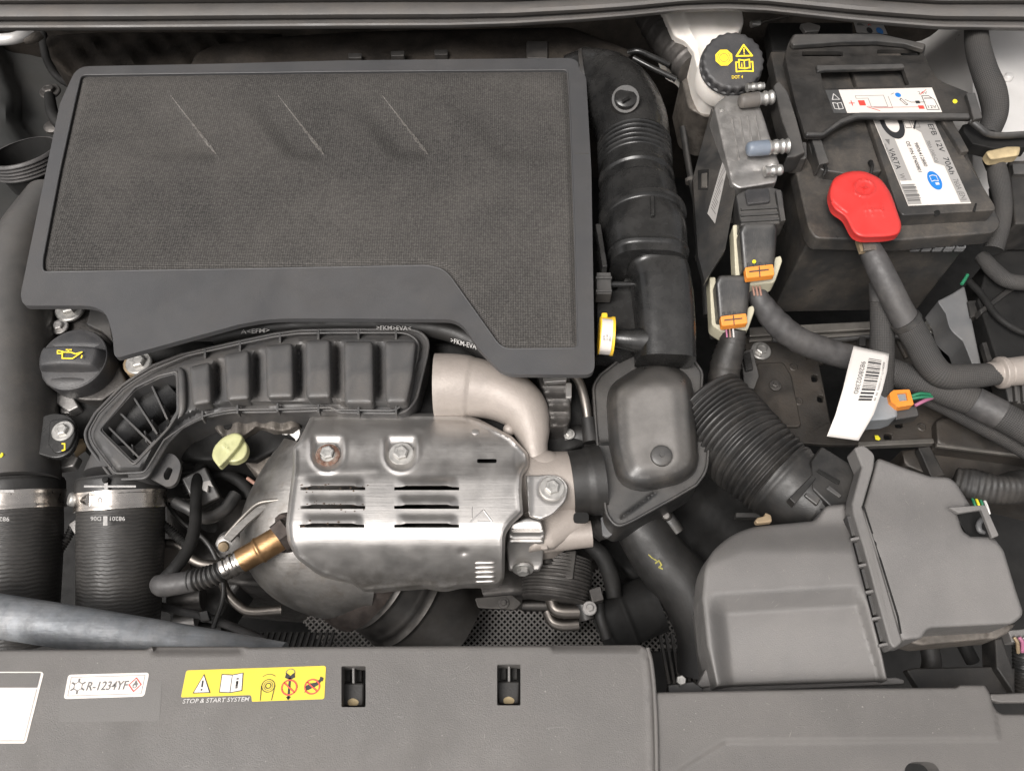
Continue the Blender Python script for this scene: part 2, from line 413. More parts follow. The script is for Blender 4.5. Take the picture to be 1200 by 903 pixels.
def tube(name, ctrl, m, parent=None, n=None, seg=20, rf=None, expo=2., flatz=1., caps=True, sharp=60, inner=0, **kw):
    """ctrl: (px, py, z_mm, radius_px); rf(s_mm, r_mm, theta) shapes ribs and collars"""
    C = []
    for x, y, z, r in ctrl:
        p = P(x, y, z); C.append((p.x, p.y, p.z, r * S(x, y, z) / 1000))
    n = n or max(8, len(ctrl) * 8)
    Q = catmull(C, n); pos = [Vector(q[:3]) for q in Q]; rad = [q[3] for q in Q]
    s = [0.]
    for a, b in zip(pos, pos[1:]): s.append(s[-1] + (b - a).length)
    V = []; F = []; UV = []
    side = None
    for i in range(n):
        t = (pos[min(i + 1, n - 1)] - pos[max(i - 1, 0)]).normalized()
        if side is None:
            side = t.cross(Z); side = side.normalized() if side.length > .05 else Vector((1, 0, 0))
        else: side = (side - t * side.dot(t)).normalized()
        nn = side.cross(t).normalized()
        for k in range(seg):
            a = 2 * math.pi * k / seg; r = rad[i]
            if rf: r = rf(s[i] * 1000, r * 1000, a) / 1000
            ca, sa = math.cos(a), math.sin(a)
            if expo != 2.:
                e = expo(s[i] * 1000) if callable(expo) else expo
                q = (abs(ca) ** e + abs(sa) ** e) ** (-1 / e)
            else: q = 1
            V.append(pos[i] + side * (r * q * ca) + nn * (r * q * sa * flatz))
    rm = sum(rad) / n
    for i in range(n - 1):
        for k in range(seg):
            k2 = (k + 1) % seg
            F.append((i * seg + k, i * seg + k2, (i + 1) * seg + k2, (i + 1) * seg + k))
            v0, v1 = s[i] / (6.2832 * rm), s[i + 1] / (6.2832 * rm)
            UV += [(k / seg, v0), ((k + 1) / seg, v0), ((k + 1) / seg, v1), (k / seg, v1)]
    if caps:
        for e, i0 in ((0, 0), (1, (n - 1) * seg)):
            f = tuple(i0 + k for k in range(seg)); F.append(f if e else f[::-1]); UV += [(0, 0)] * seg
    return mk(name, V, F, m, parent, sharp=sharp, uvs=UV, **kw)
def bead(name, outline, z, r, m, parent, closed=True, step=3.5, seg=10):
    zf = z if callable(z) else (lambda x, y: z)
    pts = resample(rounded(outline), step)
    if not closed: pts = [p for p in pts if True][:]
    if closed: pts = pts + [pts[0]]
    return tube(name, [(x, y, zf(x, y), r) for x, y in pts], m, parent, n=len(pts), seg=seg, caps=False)
def bolt(px, py, z, r, parent, m='bolt_zinc', axis=Z, washer=True, name='bolt', start=.3):
    """hex head with flange; r = hex radius in pixels"""
    o = P(px, py, z); k = S(px, py, z) * r
    b = lathe(name, [(0, k * .62), (k * .45, k * .62), (k * .5, k * .66), (k * .8, k * .66), (k * .98, k * .54), (k, 0), (0, 0)], o, axis, m, parent, seg=6, sharp=25, start=start)
    if washer: lathe('washer', [(0, .2), (k * 1.55, .1), (k * 1.7, -k * .12), (k * 1.7, -k * .4)], o, axis, m, b, seg=24)
    return b

_TC = {}
def text_polys(s):
    if s in _TC: return _TC[s]
    cu = bpy.data.curves.new('t', 'FONT'); cu.body = s; cu.size = 1; cu.resolution_u = 3; cu.offset = .008
    ob = bpy.data.objects.new('t', cu); COL.objects.link(ob)
    me = ob.evaluated_get(bpy.context.evaluated_depsgraph_get()).to_mesh()
    V = [(v.co.x, v.co.y) for v in me.vertices]; F = [tuple(p.vertices) for p in me.polygons]
    bpy.data.objects.remove(ob); bpy.data.curves.remove(cu); _TC[s] = (V, F); return V, F
class Print:
    """flat printing on a surface: corners TL,TR,BR,BL in pixels at height z; design units w x h, y down"""
    def __init__(s, parent, quad, z, w, h, lift=.25):
        zz = z if isinstance(z, (tuple, list)) else (z,) * 4
        s.q = [P(x, y, k) for (x, y), k in zip(quad, zz)]; s.w, s.h, s.parent, s.lift = w, h, parent, lift
        s.n = (s.q[1] - s.q[0]).cross(s.q[0] - s.q[3]).normalized()
        if s.n.z < 0: s.n = -s.n
        s.g = {}
    def at(s, x, y, l=0):
        u, v = x / s.w, y / s.h; a, b, c, d = s.q
        return (a * (1 - u) + b * u) * (1 - v) + (d * (1 - u) + c * u) * v + s.n * (s.lift + l * .12) / 1000
    def poly(s, pts, m, l=1, nm='printing'):
        V, F = s.g.setdefault((nm, m), ([], [])); o = len(V); V += [s.at(x, y, l) for x, y in pts]; F.append(tuple(range(o, o + len(pts))))
    def rect(s, x0, y0, x1, y1, m, l=1, nm='printing'): s.poly([(x0, y0), (x1, y0), (x1, y1), (x0, y1)], m, l, nm)
    def stroke(s, pts, wd, m, l=2, closed=False, nm='printing'):
        pts = list(pts) + ([pts[0]] if closed else [])
        for i, ((x0, y0), (x1, y1)) in enumerate(zip(pts, pts[1:])):
            d = math.hypot(x1 - x0, y1 - y0) + 1e-9; nx, ny = -(y1 - y0) / d * wd / 2, (x1 - x0) / d * wd / 2; ex, ey = (x1 - x0) / d * wd * .35, (y1 - y0) / d * wd * .35
            s.poly([(x0 + nx - ex, y0 + ny - ey), (x1 + nx + ex, y1 + ny + ey), (x1 - nx + ex, y1 - ny + ey), (x0 - nx - ex, y0 - ny - ey)], m, l + .15 * (i % 3), nm)
    def disc(s, x, y, r, m, l=1, k=24, nm='printing'): s.poly([(x + r * math.cos(2 * math.pi * i / k), y + r * math.sin(2 * math.pi * i / k)) for i in range(k)], m, l, nm)
    def ring(s, x, y, r0, r1, m, l=2, k=28, a0=0, a1=360, nm='printing'):
        for i in range(k):
            a, b = [math.radians(a0 + (a1 - a0) * j / k) for j in (i, i + 1)]
            s.poly([(x + r0 * math.cos(a), y + r0 * math.sin(a)), (x + r1 * math.cos(a), y + r1 * math.sin(a)), (x + r1 * math.cos(b), y + r1 * math.sin(b)), (x + r0 * math.cos(b), y + r0 * math.sin(b))], m, l, nm)
    def text(s, t, x, y, size, m, rot=0, width=None, l=2, slant=0):
        TV, TF = text_polys(t); V, F = s.g.setdefault(('lettering', m), ([], [])); o = len(V)
        mw = max((v[0] for v in TV), default=1) or 1; sx = (width / mw) if width else size
        c, n = math.cos(math.radians(rot)), math.sin(math.radians(rot))
        for vx, vy in TV:
            ax, ay = vx * sx + vy * size * slant, -vy * size
            V.append(s.at(x + ax * c - ay * n, y + ax * n + ay * c, l))
        F += [tuple(i + o for i in f) for f in TF]
    def done(s):
        for (nm, m), (V, F) in s.g.items(): mk(nm, V, F, m, s.parent, flat=True, kind='stuff')
def sstep(a, b, x):
    t = min(1, max(0, (x - a) / (b - a))); return t * t * (3 - 2 * t)
def interp(x, pts):
    if x <= pts[0][0]: return pts[0][1]
    for (a, va), (b, vb) in zip(pts, pts[1:]):
        if x <= b: return va + (vb - va) * (x - a) / (b - a)
    return pts[-1][1]
def segd(x, y, ax, ay, bx, by):
    dx, dy = bx - ax, by - ay; t = min(1, max(0, ((x - ax) * dx + (y - ay) * dy) / (dx * dx + dy * dy))); return math.hypot(x - ax - t * dx, y - ay - t * dy)

# ================================================================== SETTING
def sheet(name, rows, m, parent=None, solid=0, **kw):
    """rows of (px,py,z) points, all of one length, skinned into a surface"""
    V = [P(*p) for r in rows for p in r]; k = len(rows[0]); F = []
    for i in range(len(rows) - 1):
        for j in range(k - 1): F.append((i * k + j, i * k + j + 1, (i + 1) * k + j + 1, (i + 1) * k + j))
    return mk(name, V, F, m, parent, solid=solid, **kw)
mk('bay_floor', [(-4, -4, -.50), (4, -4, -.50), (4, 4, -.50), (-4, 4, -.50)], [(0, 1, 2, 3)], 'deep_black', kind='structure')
fy = P(600, 20, -60).y
def firewall():
    V = []; F = []; nx, nz = 60, 16
    for j in range(nz):
        for i in range(nx):
            x = -1.1 + 2.2 * i / (nx - 1); z = -.5 + .56 * j / (nz - 1)
            V.append((x, fy + .05 + .012 * math.sin(x * 17) * math.sin(z * 21 + x * 5) + .008 * math.sin(x * 41 + z * 13), z))
    for j in range(nz - 1):
        for i in range(nx - 1): F.append((j * nx + i, j * nx + i + 1, (j + 1) * nx + i + 1, (j + 1) * nx + i))
    mk('firewall', V, F, 'felt', kind='structure')
firewall()
# the open bonnet leaning over the bay (above the frame; it keeps the light off the back of the bay)
def bonnet():
    a = math.radians(60); hinge = Vector((0, fy + .20, .14)); d = Vector((0, -math.cos(a), math.sin(a))); n = Vector((0, math.sin(a), math.cos(a)))
    t = thing('bonnet', 'open bonnet raised above the rear of the engine bay', 'bonnet', hinge)
    def panel(name, x0, l0, x1, l1, o0, o1, m, parent):
        V = [hinge + Vector((sx * (x0 + (x1 - x0) * (l - l0) / (l1 - l0)), 0, 0)) + d * l + n * o for o in (o0, o1) for l in (l0, l1) for sx in (-1, 1)]
        return mk(name, V, [(0, 1, 3, 2), (4, 5, 7, 6), (0, 1, 5, 4), (2, 3, 7, 6), (0, 2, 6, 4), (1, 3, 7, 5)], m, parent, bevel=8)
    panel('outer_skin', .80, 0, .72, 1.0, .02, .04, 'silver_paint', t)
    panel('felt_liner', .70, .08, .62, .92, -.005, .018, 'felt', t)
bonnet()
# left inner wing: pressed grey panel with a swage
rows = []
for j in range(26):
    y = 30 + j * 13; r = []
    for i in range(22):
        x = -60 + i * 9.5
        ridge = interp(y, [(30, -12), (90, 8), (120, 20), (140, 12), (165, 30), (200, 52), (380, 90)])
        z = -95 - (x + 60) * .55 - 30 * sstep(ridge - 9, ridge + 9, x) + 7 * math.exp(-((x - ridge) / 6) ** 2)
        r.append((x, y, z - 60 * sstep(230, 350, y)))
    rows.append(r)
wing = sheet('inner_wing', rows, 'grey_paint', kind='structure')
bolt(58, 106, -128, 7, wing, 'dark_alloy')
lathe('grommet', [(0, 4), (11, 4), (15, 1), (15, -4)], P(62, 148, -150), Z, 'dark_alloy', wing, seg=24)
# right inner wing: silver painted strut tower
rows = []
for j in range(24):
    y = 5 + j * 10; r = []
    for i in range(22):
        x = 1040 + i * 10
        z = -150 + 95 * sstep(1070, 1150, x) - 120 * sstep(150, 235, y) - 16 * sstep(58, 95, y) * sstep(1140, 1170, x)
        z += 6 * math.exp(-((math.hypot(x - 1172, (y - 122) * 1.2) - 13) / 3.5) ** 2) + 5 * math.exp(-((segd(x, y, 1165, 75, 1215, 100)) / 4) ** 2)
        r.append((x, y, z))
    rows.append(r)
wing2 = sheet('inner_wing', rows, 'silver_paint', kind='structure')
lathe('plug', [(0, 5), (5, 4.5), (7, 2), (7.5, -4)], P(1182, 90, -66), Z, 'silver_paint', wing2, seg=20)

# ------------------------------------------------------------------ rubber seal along the top
edge = [(-60, 37), (0, 36.5), (150, 36), (400, 34), (520, 33.5), (600, 31), (680, 26), (740, 21), (800, 14.5), (850, 13), (900, 15.5), (950, 21), (1000, 26.5), (1050, 31), (1100, 35), (1200, 36.5), (1260, 38)]
prof = [(3, 26), (0, 34), (1.2, 45), (4, 50), (6.5, 52), (9, 50), (10.2, 45), (12, 44), (14, 52), (17, 58), (22, 61), (27, 60), (30, 54), (31.5, 50), (33, 54), (36, 62), (45, 68), (60, 70), (80, 66)]
def row(o, z, z0=0):
    r = []
    for i in range(89):
        x = -60 + i * 15; e = interp(x, edge)
        sq = interp(x, [(500, 1), (800, .78), (1000, .9), (1200, 1)])
        r.append((x, e - o * sq, z + z0))
    return r
seal = thing('weather_seal', 'long ribbed grey rubber weather seal across the top edge', 'seal', P(600, 20, 30))
sheet('lip', [row(o, z) for o, z in prof[:8]], 'seal_rubber', seal)
sheet('bulb', [row(o, z) for o, z in prof[7:14]], 'seal_rubber', seal)
sheet('mounting_strip', [row(o, z) for o, z in prof[13:]], 'seal_rubber', seal)

# ------------------------------------------------------------------ engine cover
ec = thing('engine_cover', 'large dark grey engine cover with woven cloth panel', 'engine cover', P(360, 250, -35))
OUT = [(90, 78, 14), (250, 75), (400, 71), (676, 68, 12), (687, 92), (693, 200), (697, 439, 12), (590, 438, 14), (561, 408), (538, 374, 16), (400, 373), (318, 373, 30), (280, 380), (134, 420, 8), (132, 392, 10), (122, 358, 26), (27, 358, 8), (24, 345, 5), (70, 122)]
INN = [(95, 88, 6), (250, 86), (400, 84), (665, 82, 5), (668, 130), (673, 260), (677, 408, 6), (588, 409, 12), (522, 316, 14), (500, 311, 6), (300, 315), (50, 319, 6), (50, 304, 4), (70, 200), (88, 118)]
slab('frame', OUT, 0, 8, 'cover_plastic', ec, bevel=2.6, seg=3, holes=[INN], bang=50)
PAN = [(90, 83), (250, 80), (400, 78), (671, 76), (675, 130), (680, 260), (683, 414), (584, 415), (518, 321), (498, 317), (300, 321), (45, 325), (45, 304), (65, 200), (84, 115)]
inn = rounded(INN)
def relief(x, y, d):
    di = d - 6
    hh = -4.5 + 4.2 * sstep(1.5, 8, di)
    if 88 < y < 200:
        yy = min(y, 182)
        dp = 9.0 * sstep(96, 182, yy) * (1 - sstep(176, 191, y))
        def br(x0): return x0 + (yy - 105) * .77
        def rec(xl, xr): return sstep(xl - 22, xl + 6, x) * (1 - sstep(xr - 3.5, xr + .5, x))
        hh -= dp * max(rec(-400, br(196)) * sstep(br(196) - 130, br(196) - 8, x), rec(br(290), br(322)), rec(br(412), br(444)), rec(br(535), 2000) * (1 - sstep(br(535) + 20, br(535) + 140, x)) * .6)
        for x0 in (196, 322, 444): hh += .9 * sstep(100, 175, yy) * (1 - sstep(183, 187, y)) * math.exp(-((x - br(x0) - 1) / 2.6) ** 2)
    return hh
field('cloth_panel', PAN, 0, 'cover_cloth', ec, h=relief, step=2.6, skirt=4)
for x0 in (196, 322, 444):                 # pale streaks painting the light caught along the three pressed ridges
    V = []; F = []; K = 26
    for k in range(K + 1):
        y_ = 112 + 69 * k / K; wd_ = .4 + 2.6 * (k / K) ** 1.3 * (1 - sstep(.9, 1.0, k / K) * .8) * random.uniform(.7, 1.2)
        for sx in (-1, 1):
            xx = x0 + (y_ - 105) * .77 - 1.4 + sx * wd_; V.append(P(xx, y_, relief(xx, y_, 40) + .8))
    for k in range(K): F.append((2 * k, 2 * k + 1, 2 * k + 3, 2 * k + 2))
    mk('lit_streak', V, F, 'lit_cloth', ec)
bead('inner_lip', INN, -.6, 1.0, 'cover_plastic', ec)
# moulded step on the frame's right rail
slab('rail_joint', [(673, 179.4), (690, 179), (690, 180.2), (673, 180.6)], .25, .4, 'satin_black', ec, bevel=0)

# ------------------------------------------------------------------ plenum duct behind the cover
pd = thing('plenum_duct', 'flat dusty brown black air duct behind the engine cover', 'air duct', P(450, 60, -60))
field('duct_body', [(222, 80), (230, 62, 8), (255, 52, 8), (330, 43), (430, 37), (560, 34), (668, 32, 10), (700, 44), (745, 62), (700, 95), (688, 80)], -28, 'felt', pd, step=6, rnd=6, skirt=50, h=lambda x, y, d: 5 * math.sin(x * .05) * sstep(0, 20, d))
for x, y in ((416, 65), (466, 62.5), (517, 61)): slab('rib', rect(x - 8, y - 3, x + 8, y + 3, 1.5), -15, 12, 'dusty_black', pd, bevel=1)
slab('rib', rect(617, 48, 642, 68, 2), -20, 8, 'dusty_black', pd, bevel=1.5)
ins = thing('insulation_pad', 'crumpled dark brown insulation pad behind the cover at upper left', 'insulation', P(140, 60, -120))
field('pad', [(52, 42, 10), (120, 38), (230, 38), (330, 40), (330, 84), (80, 92, 10), (60, 70)], -62, 'felt', ins, step=7, rnd=9, skirt=60, h=lambda x, y, d: 5 * math.sin(x * .09 + y * .11) + 3 * math.sin(x * .21 - y * .17))

# ------------------------------------------------------------------ clean air intake pipe
ip = thing('air_intake_pipe', 'glossy black air intake pipe with bellows right of the engine cover', 'intake pipe', P(755, 250, -90))
tube('elbow', [(668, 108.0, -62, 41), (696, 104.0, -52, 44), (722, 116.0, -38, 44), (738, 142.0, -28, 43), (743, 172.0, -26, 42)], 'gloss_black', ip, n=40, seg=40,
     rf=lambda s, r, a: r + 3.0 * math.exp(-((s - 28) / 3.5) ** 2) + 1.8 * math.exp(-((s - 58) / 3) ** 2))
tube('rim', [(686, 106.0, -55, 45.5), (690.5, 105.0, -53.5, 46.5)], 'dusty_black', ip, n=4, seg=40)
def bel(s, r, a): return r + (2.9 * math.sin(s * 6.2832 / 8.6) if 2 < s < 44 else 0)
tube('bellows', [(743, 171.0, -26, 41), (745, 208.0, -26, 41.5)], 'gloss_black', ip, n=74, seg=44, rf=bel)
def col(s, r, a):
    r += 3.2 * sstep(0, 5, s) * (1 - sstep(12, 15, s)) + 2.2 * sstep(30, 33, s)
    return r
tube('collar', [(745, 207.0, -26, 41), (749, 256.0, -26, 46)], 'gloss_black', ip, n=50, seg=44, rf=col)
def bod(s, r, a):
    return r + 5 * sstep(-2, 2, s) * (1 - sstep(9, 12, s)) + 2.4 * math.exp(-((s - 76) / 2.2) ** 2) + 1.5 * sstep(0, 20, s) * (1 - sstep(74, 78, s))
tube('body', [(752, 253.0, -27, 47), (756, 284, -28, 45), (758, 318, -31, 44)], 'gloss_black', ip, n=60, seg=56, rf=bod, expo=lambda s: 2 + 1.2 * sstep(10, 50, s))
tube('lower_body', [(768, 312, -30, 33), (774, 335, -33, 34), (778, 380, -42, 34), (779, 425, -54, 34)], 'gloss_black', ip, n=40, seg=48, expo=3.4, rf=lambda s, r, a: r + 2 * math.exp(-((s - 4) / 2.5) ** 2))
slab('web', [(762, 229), (767, 229), (767, 252), (763, 252)], 31, 14, 'gloss_black', ip, bevel=.8)
slab('latch', rect(748, 257, 784, 262, 2), 24, 10, 'gloss_black', ip, bevel=1)
slab('web', [(698, 262), (704, 262), (712, 312), (706, 312)], -5, 30, 'gloss_black', ip, bevel=1)
tube('boss', [(730, 128, -10, 17), (732, 120, 24, 16.5), (733, 116, 38, 16)], 'satin_black', ip, n=8, seg=28)
lathe('plug', [(0, 4), (13, 4), (15.5, 2.5), (16.5, -3)], P(733, 115, 38), Vector((0, -.25, 1)), 'gloss_black', ip, seg=28)
slab('slot', [(728, 117.5), (737, 112.5), (739, 115), (730, 119.5)], 44.5, .6, 'deep_black', ip, bevel=0)
for x, y in ((724, 88), (742, 89)): lathe('pip', [(0, 2), (2.2, 1.2), (2.6, -2)], P(x, y, 6), Z, 'gloss_black', ip, seg=12)
# left pocket with a small pipe stub
slab('side_pocket', [(700, 345), (722, 340), (740, 318, 3), (746, 330), (757, 372, 6), (762, 395), (730, 410), (700, 410)], -45, 40, 'gloss_black', ip, bevel=3)
tube('stub', [(720, 396, -30, 11), (740, 398, -30, 13), (758, 399, -32, 16)], 'gloss_black', ip, n=12, seg=24)
clip = thing('plastic_clip', 'small ribbed black plastic clip beside the engine cover', 'clip', P(710, 332, -60))
slab('clip_head', [(699, 319), (716, 319), (717, 344), (699, 344)], -18, 20, 'satin_black', clip, bevel=1)
for y in (323, 338.5): slab('ridge', rect(698, y, 717.5, y + 3.2), -15.5, 10, 'satin_black', clip, bevel=.8)
tube('stem', [(716, 333, -30, 4), (742, 333, -30, 3)], 'gloss_black', clip, n=4, seg=12)
cn = thing('breather_connector', 'yellow ring connector with white label next to intake pipe', 'connector', P(711, 395, -70))
tube('yellow_ring', [(702, 393, -22, 22), (719, 394, -22, 22)], 'yellow_plastic', cn, n=8, seg=32, rf=lambda s, r, a: r + 1.2 * (1 if s > 14 else 0))
tube('label_band', [(703.5, 394, -21, 22), (716, 395, -21, 22)], 'sticker_white', cn, n=6, seg=32, rf=lambda s, r, a: r + (.8 if 0 < a < 2.2 else -1))
slab('tab', rect(705, 366, 712, 374, 2), -5, 10, 'yellow_plastic', cn, bevel=1)
pr = Print(cn, [(705, 382), (717, 382), (715, 414), (702, 414)], 0.5, 12, 30)
for i, t_ in enumerate(('9832412780', '0909172', '54.07')): pr.text(t_, 9.5 - i * 3.4, 2 + i * 4, 3.0, 'ink_grey', rot=90)
pr.done()

# ------------------------------------------------------------------ resonator box
rb = thing('resonator_box', 'black domed resonator box with wide flange below the intake pipe', 'resonator box', P(765, 500, -150))
FL = [(695, 452, 8), (704, 439), (736, 414), (752, 405, 8), (768, 402), (787, 404), (810, 418), (823, 436, 6), (822, 452), (826, 497), (830, 527), (828, 552, 12), (816, 568), (794, 581), (736, 613, 10), (722, 617, 10), (711, 603, 6), (704, 558), (698, 497)]
def fl_h(x, y, d):
    return 4 * math.exp(-((x - 765.5) / 1.6) ** 2) * (y < 424) + 4 * math.exp(-(segd(x, y, 728, 606, 768, 577) / 1.8) ** 2) + 3.5 * math.exp(-((y - 519) / 1.6) ** 2) * (x < 716)
field('flange', FL, -78, 'satin_black', rb, h=fl_h, step=3, skirt=60, rnd=1.5)
bead('rim', FL, -76, 1.9, 'satin_black', rb)
DM = [(713, 452, 16), (752, 425, 14), (780, 422, 16), (808, 438, 14), (813, 460), (819, 536), (816, 553, 14), (800, 565, 12), (752, 576, 14), (724, 566, 18), (714, 522), (711, 473)]
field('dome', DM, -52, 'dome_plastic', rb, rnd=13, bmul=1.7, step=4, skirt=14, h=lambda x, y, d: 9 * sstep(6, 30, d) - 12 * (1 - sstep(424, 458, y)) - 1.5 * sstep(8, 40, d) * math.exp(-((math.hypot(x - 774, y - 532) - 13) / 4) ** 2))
lathe('screw_boss', [(0, 5), (2.4, 5), (2.6, 3.6), (10.5, 3.8), (12.5, 2.6), (13, -8)], P(775, 534, -42), Vector((0, -.12, 1)), 'satin_black', rb, seg=32)
tube('neck', [(668, 566, -95, 38), (705, 562, -95, 39)], 'rubber', rb, n=14, seg=32, rf=lambda s, r, a: r + 2 * sstep(20, 24, s))
slab('drain_tab', [(704, 606), (716, 598), (728, 618), (712, 630, 4), (706, 626)], -115, 6, 'pale_grey_plastic', rb, bevel=1)

# ------------------------------------------------------------------ corrugated hose to the filter box
ch = thing('corrugated_hose', 'black ribbed air hose slanting from resonator box to air filter housing', 'hose', P(880, 540, -160))
def cor(s, r, a): return r - 2.5 + 4.8 * abs(math.sin(s * math.pi / 7.6)) ** 1.2 + .4 * math.sin(s * .31 + a) + .3 * math.sin(s * 1.7 + 2 * a)
tube('bellows', [(824, 480, -112, 54), (846, 500, -106, 53), (882, 534, -92, 50), (914, 562, -88, 48)], 'hose_black', ch, n=250, seg=40, rf=cor)
tube('cuff', [(910, 558, -86, 48), (935, 578, -85, 47), (958, 592, -84, 45)], 'hose_black', ch, n=26, seg=36, rf=lambda s, r, a: r + 2 * math.exp(-((s - 8) / 3) ** 2))
tube('sleeve', [(948, 584, -84, 42), (985, 600, -82, 40), (1010, 606, -80, 38)], 'hose_black', ch, n=16, seg=28, expo=2.6)
slab('clip_plate', [(950, 540), (963, 522, 3), (1000, 545, 3), (1008, 590), (980, 600), (952, 572)], -36, 30, 'hose_black', ch, bevel=3)
slab('clip_slot', [(957, 552), (960, 549), (985, 563), (983, 568)], -34.5, 4, 'deep_black', ch, bevel=.6)
slab('clip_frame', [(925, 583), (952, 556), (957, 560), (932, 590)], -35, 14, 'hose_black', ch, bevel=1)
slab('clip_tongue', [(942, 580), (952, 566), (968, 575), (958, 592)], -40, 12, 'satin_black', ch, bevel=2)
slab('clip_bar', [(956, 590), (968, 574), (990, 584), (988, 604), (966, 604)], -46, 10, 'deep_black', ch, bevel=2)
slab('clip_hook', [(968, 572), (972, 568), (987, 580), (984, 583)], -34, 8, 'satin_black', ch, bevel=.8)

# ------------------------------------------------------------------ air filter housing
af = thing('air_filter_housing', 'big grey plastic air filter housing in the lower right corner', 'filter housing', P(1000, 680, -220))
FC = [(822, 700), (825, 667, 8), (833, 647, 10), (854, 628, 14), (880, 617, 14), (955, 610, 6), (968, 592, 6), (990, 590), (998, 632), (1016, 700), (1034, 768), (1040, 797), (840, 804), (828, 756)]
def fc_h(x, y, d):
    hh = 10 * sstep(600, 680, y) - 3
    m_ = sstep(826, 850, x - (y - 690) * .10) * (1 - min(1, max(0, (x - (y - 690) * .30 - 998) / 20)))
    hh -= 19 * m_ * min(1, max(0, (y - 696 + (x - 840) * .06) / 23))
    hh -= 8 * sstep(725, 805, y) + 17 * (1 - sstep(608, 650, y + (x < 870) * (870 - x) * -.4))
    return hh
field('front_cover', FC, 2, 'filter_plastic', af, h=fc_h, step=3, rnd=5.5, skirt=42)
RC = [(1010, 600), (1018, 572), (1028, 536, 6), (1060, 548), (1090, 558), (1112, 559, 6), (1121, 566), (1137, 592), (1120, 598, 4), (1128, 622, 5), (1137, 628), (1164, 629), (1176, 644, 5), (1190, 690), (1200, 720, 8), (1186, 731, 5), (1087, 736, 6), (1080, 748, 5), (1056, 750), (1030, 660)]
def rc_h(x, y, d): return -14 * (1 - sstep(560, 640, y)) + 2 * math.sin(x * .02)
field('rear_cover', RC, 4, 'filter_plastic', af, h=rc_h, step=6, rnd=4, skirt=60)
slab('flange', [(1001, 524, 3), (1012, 520, 6), (1026, 532, 6), (1024, 548), (1011, 594), (1024, 636), (1043, 700), (1058, 752, 4), (1048, 760, 4), (1042, 752), (1028, 700), (1012, 640), (1000, 602), (998, 590), (1010, 546)], lambda x, y: -3 + 8 * sstep(560, 640, y), 26, 'filter_plastic', af, bevel=2.5, seg=3)
slab('clip_channel', [(982, 596), (1002, 594), (1018, 640), (1034, 700), (1048, 756), (1030, 768), (1010, 700), (994, 640)], -20, 20, 'deep_black', af, bevel=1)
slab('gasket_line', [(1011, 592), (1013, 592), (1027, 636), (1053.5, 722), (1057, 742), (1055, 742), (1051, 722), (1025, 636)], lambda x, y: -2 + 8 * sstep(560, 640, y), .6, 'deep_black', af, bevel=0)
def chx(y): return interp(y, [(590, 992), (640, 1006), (700, 1021.5), (760, 1038)])
for i in range(5):
    a, b = 604 + i * 31, 628 + i * 31
    slab('clip', [(chx(a) - 4, a), (chx(a) + 3.5, a - 1.5), (chx(b) + 3.5, b - 1.5), (chx(b) - 4, b)], -7, 14, 'satin_black', af, bevel=1.2)
    slab('clip_tooth', [(chx(b) - 6, b + 2), (chx(b) + 6, b - .5), (chx(b) + 7, b + 3), (chx(b) - 5, b + 5.5)], 0, 14, 'filter_plastic', af, bevel=.8)
slab('bracket', [(1112, 594), (1155, 591, 2), (1171, 627, 2), (1163, 630), (1150, 597), (1124, 601)], 7, 5, 'filter_plastic', af, bevel=1)
slab('bracket_floor', [(1117, 598), (1150, 596), (1164, 630), (1134, 628)], -30, 10, 'deep_black', af, bevel=1)
tube('hook', [(1151, 608, -14, 3), (1147, 614, -14, 3.2), (1148, 621, -14, 3.2), (1153, 624, -16, 2.5)], 'pale_grey_plastic', af, n=14, seg=12)
slab('lower_tub', [(836, 690), (985, 640), (1010, 700), (1036, 798), (850, 806)], -40, 120, 'filter_plastic', af, bevel=4)
slab('lower_lip', [(822, 806), (840, 801), (1050, 793), (1060, 796, 2), (1060, 801, 2), (822, 812)], -30, 8, 'filter_plastic', af, bevel=1.5)
slab('foot', [(815, 806), (838, 762), (842, 803)], -28, 18, 'filter_plastic', af, bevel=1.5)
field('dirty_ledge', [(1060, 752), (1078, 742), (1084, 737), (1190, 731), (1180, 742), (1168, 748), (1080, 756)], -42, 'dirty_cast', af, step=5, rnd=3, skirt=30)
ft = thing('mounting_bracket', 'black bracket with pale bolt left of the filter housing foot', 'bracket', P(800, 800, -80))
slab('plate', [(783, 802), (812, 798), (824, 806), (824, 816), (783, 816)], -22, 14, 'satin_black', ft, bevel=1)
bolt(798, 797, -18, 6, ft, 'bolt_zinc', washer=False)

# ------------------------------------------------------------------ battery
bt = thing('car_battery', 'black car battery with printed white and grey label', 'battery', P(1050, 250, -215))
CS = [(930, 190), (950, 278), (1145, 282), (1096, 150), (930, 150)]
slab('case', [(908, 66), (1064, 62), (1140, 280), (946, 284)], -46, 172, 'battery_black', bt, bevel=4)
slab('lid', [(903, 60), (1074, 56), (1174, 262, 6), (1166, 272, 5), (1056, 281), (956, 279, 6), (948, 268, 6), (928, 180)], -22, 26, 'battery_black', bt, bevel=3)
DK = [(1008, 110), (1082, 105), (1166, 240, 4), (1167, 246, 3), (1058, 252, 3), (1053, 246)]
slab('label_deck', [(992, 62), (1054, 60)] + DK[2:], 0, 24, 'battery_black', bt, bevel=2)
slab('terminal_deck', [(920, 64), (988, 62), (1034, 200), (1000, 205), (962, 199, 4), (950, 176)], -6, 20, 'battery_black', bt, bevel=3)
slab('side_rail', [(1086, 112), (1100, 111), (1136, 177, 2), (1127, 178, 2)], 7, 14, 'battery_black', bt, bevel=1.2)
slab('deck_rib', [(1140, 247), (1143, 238), (1145, 238), (1143, 248)], 1.0, 1, 'deep_black', bt, bevel=0)
lathe('vent_hole', [(0, .4), (4, .3), (4.4, -1)], P(1098, 250, -1), Vector((0, -1, .5)), 'deep_black', bt, seg=16)
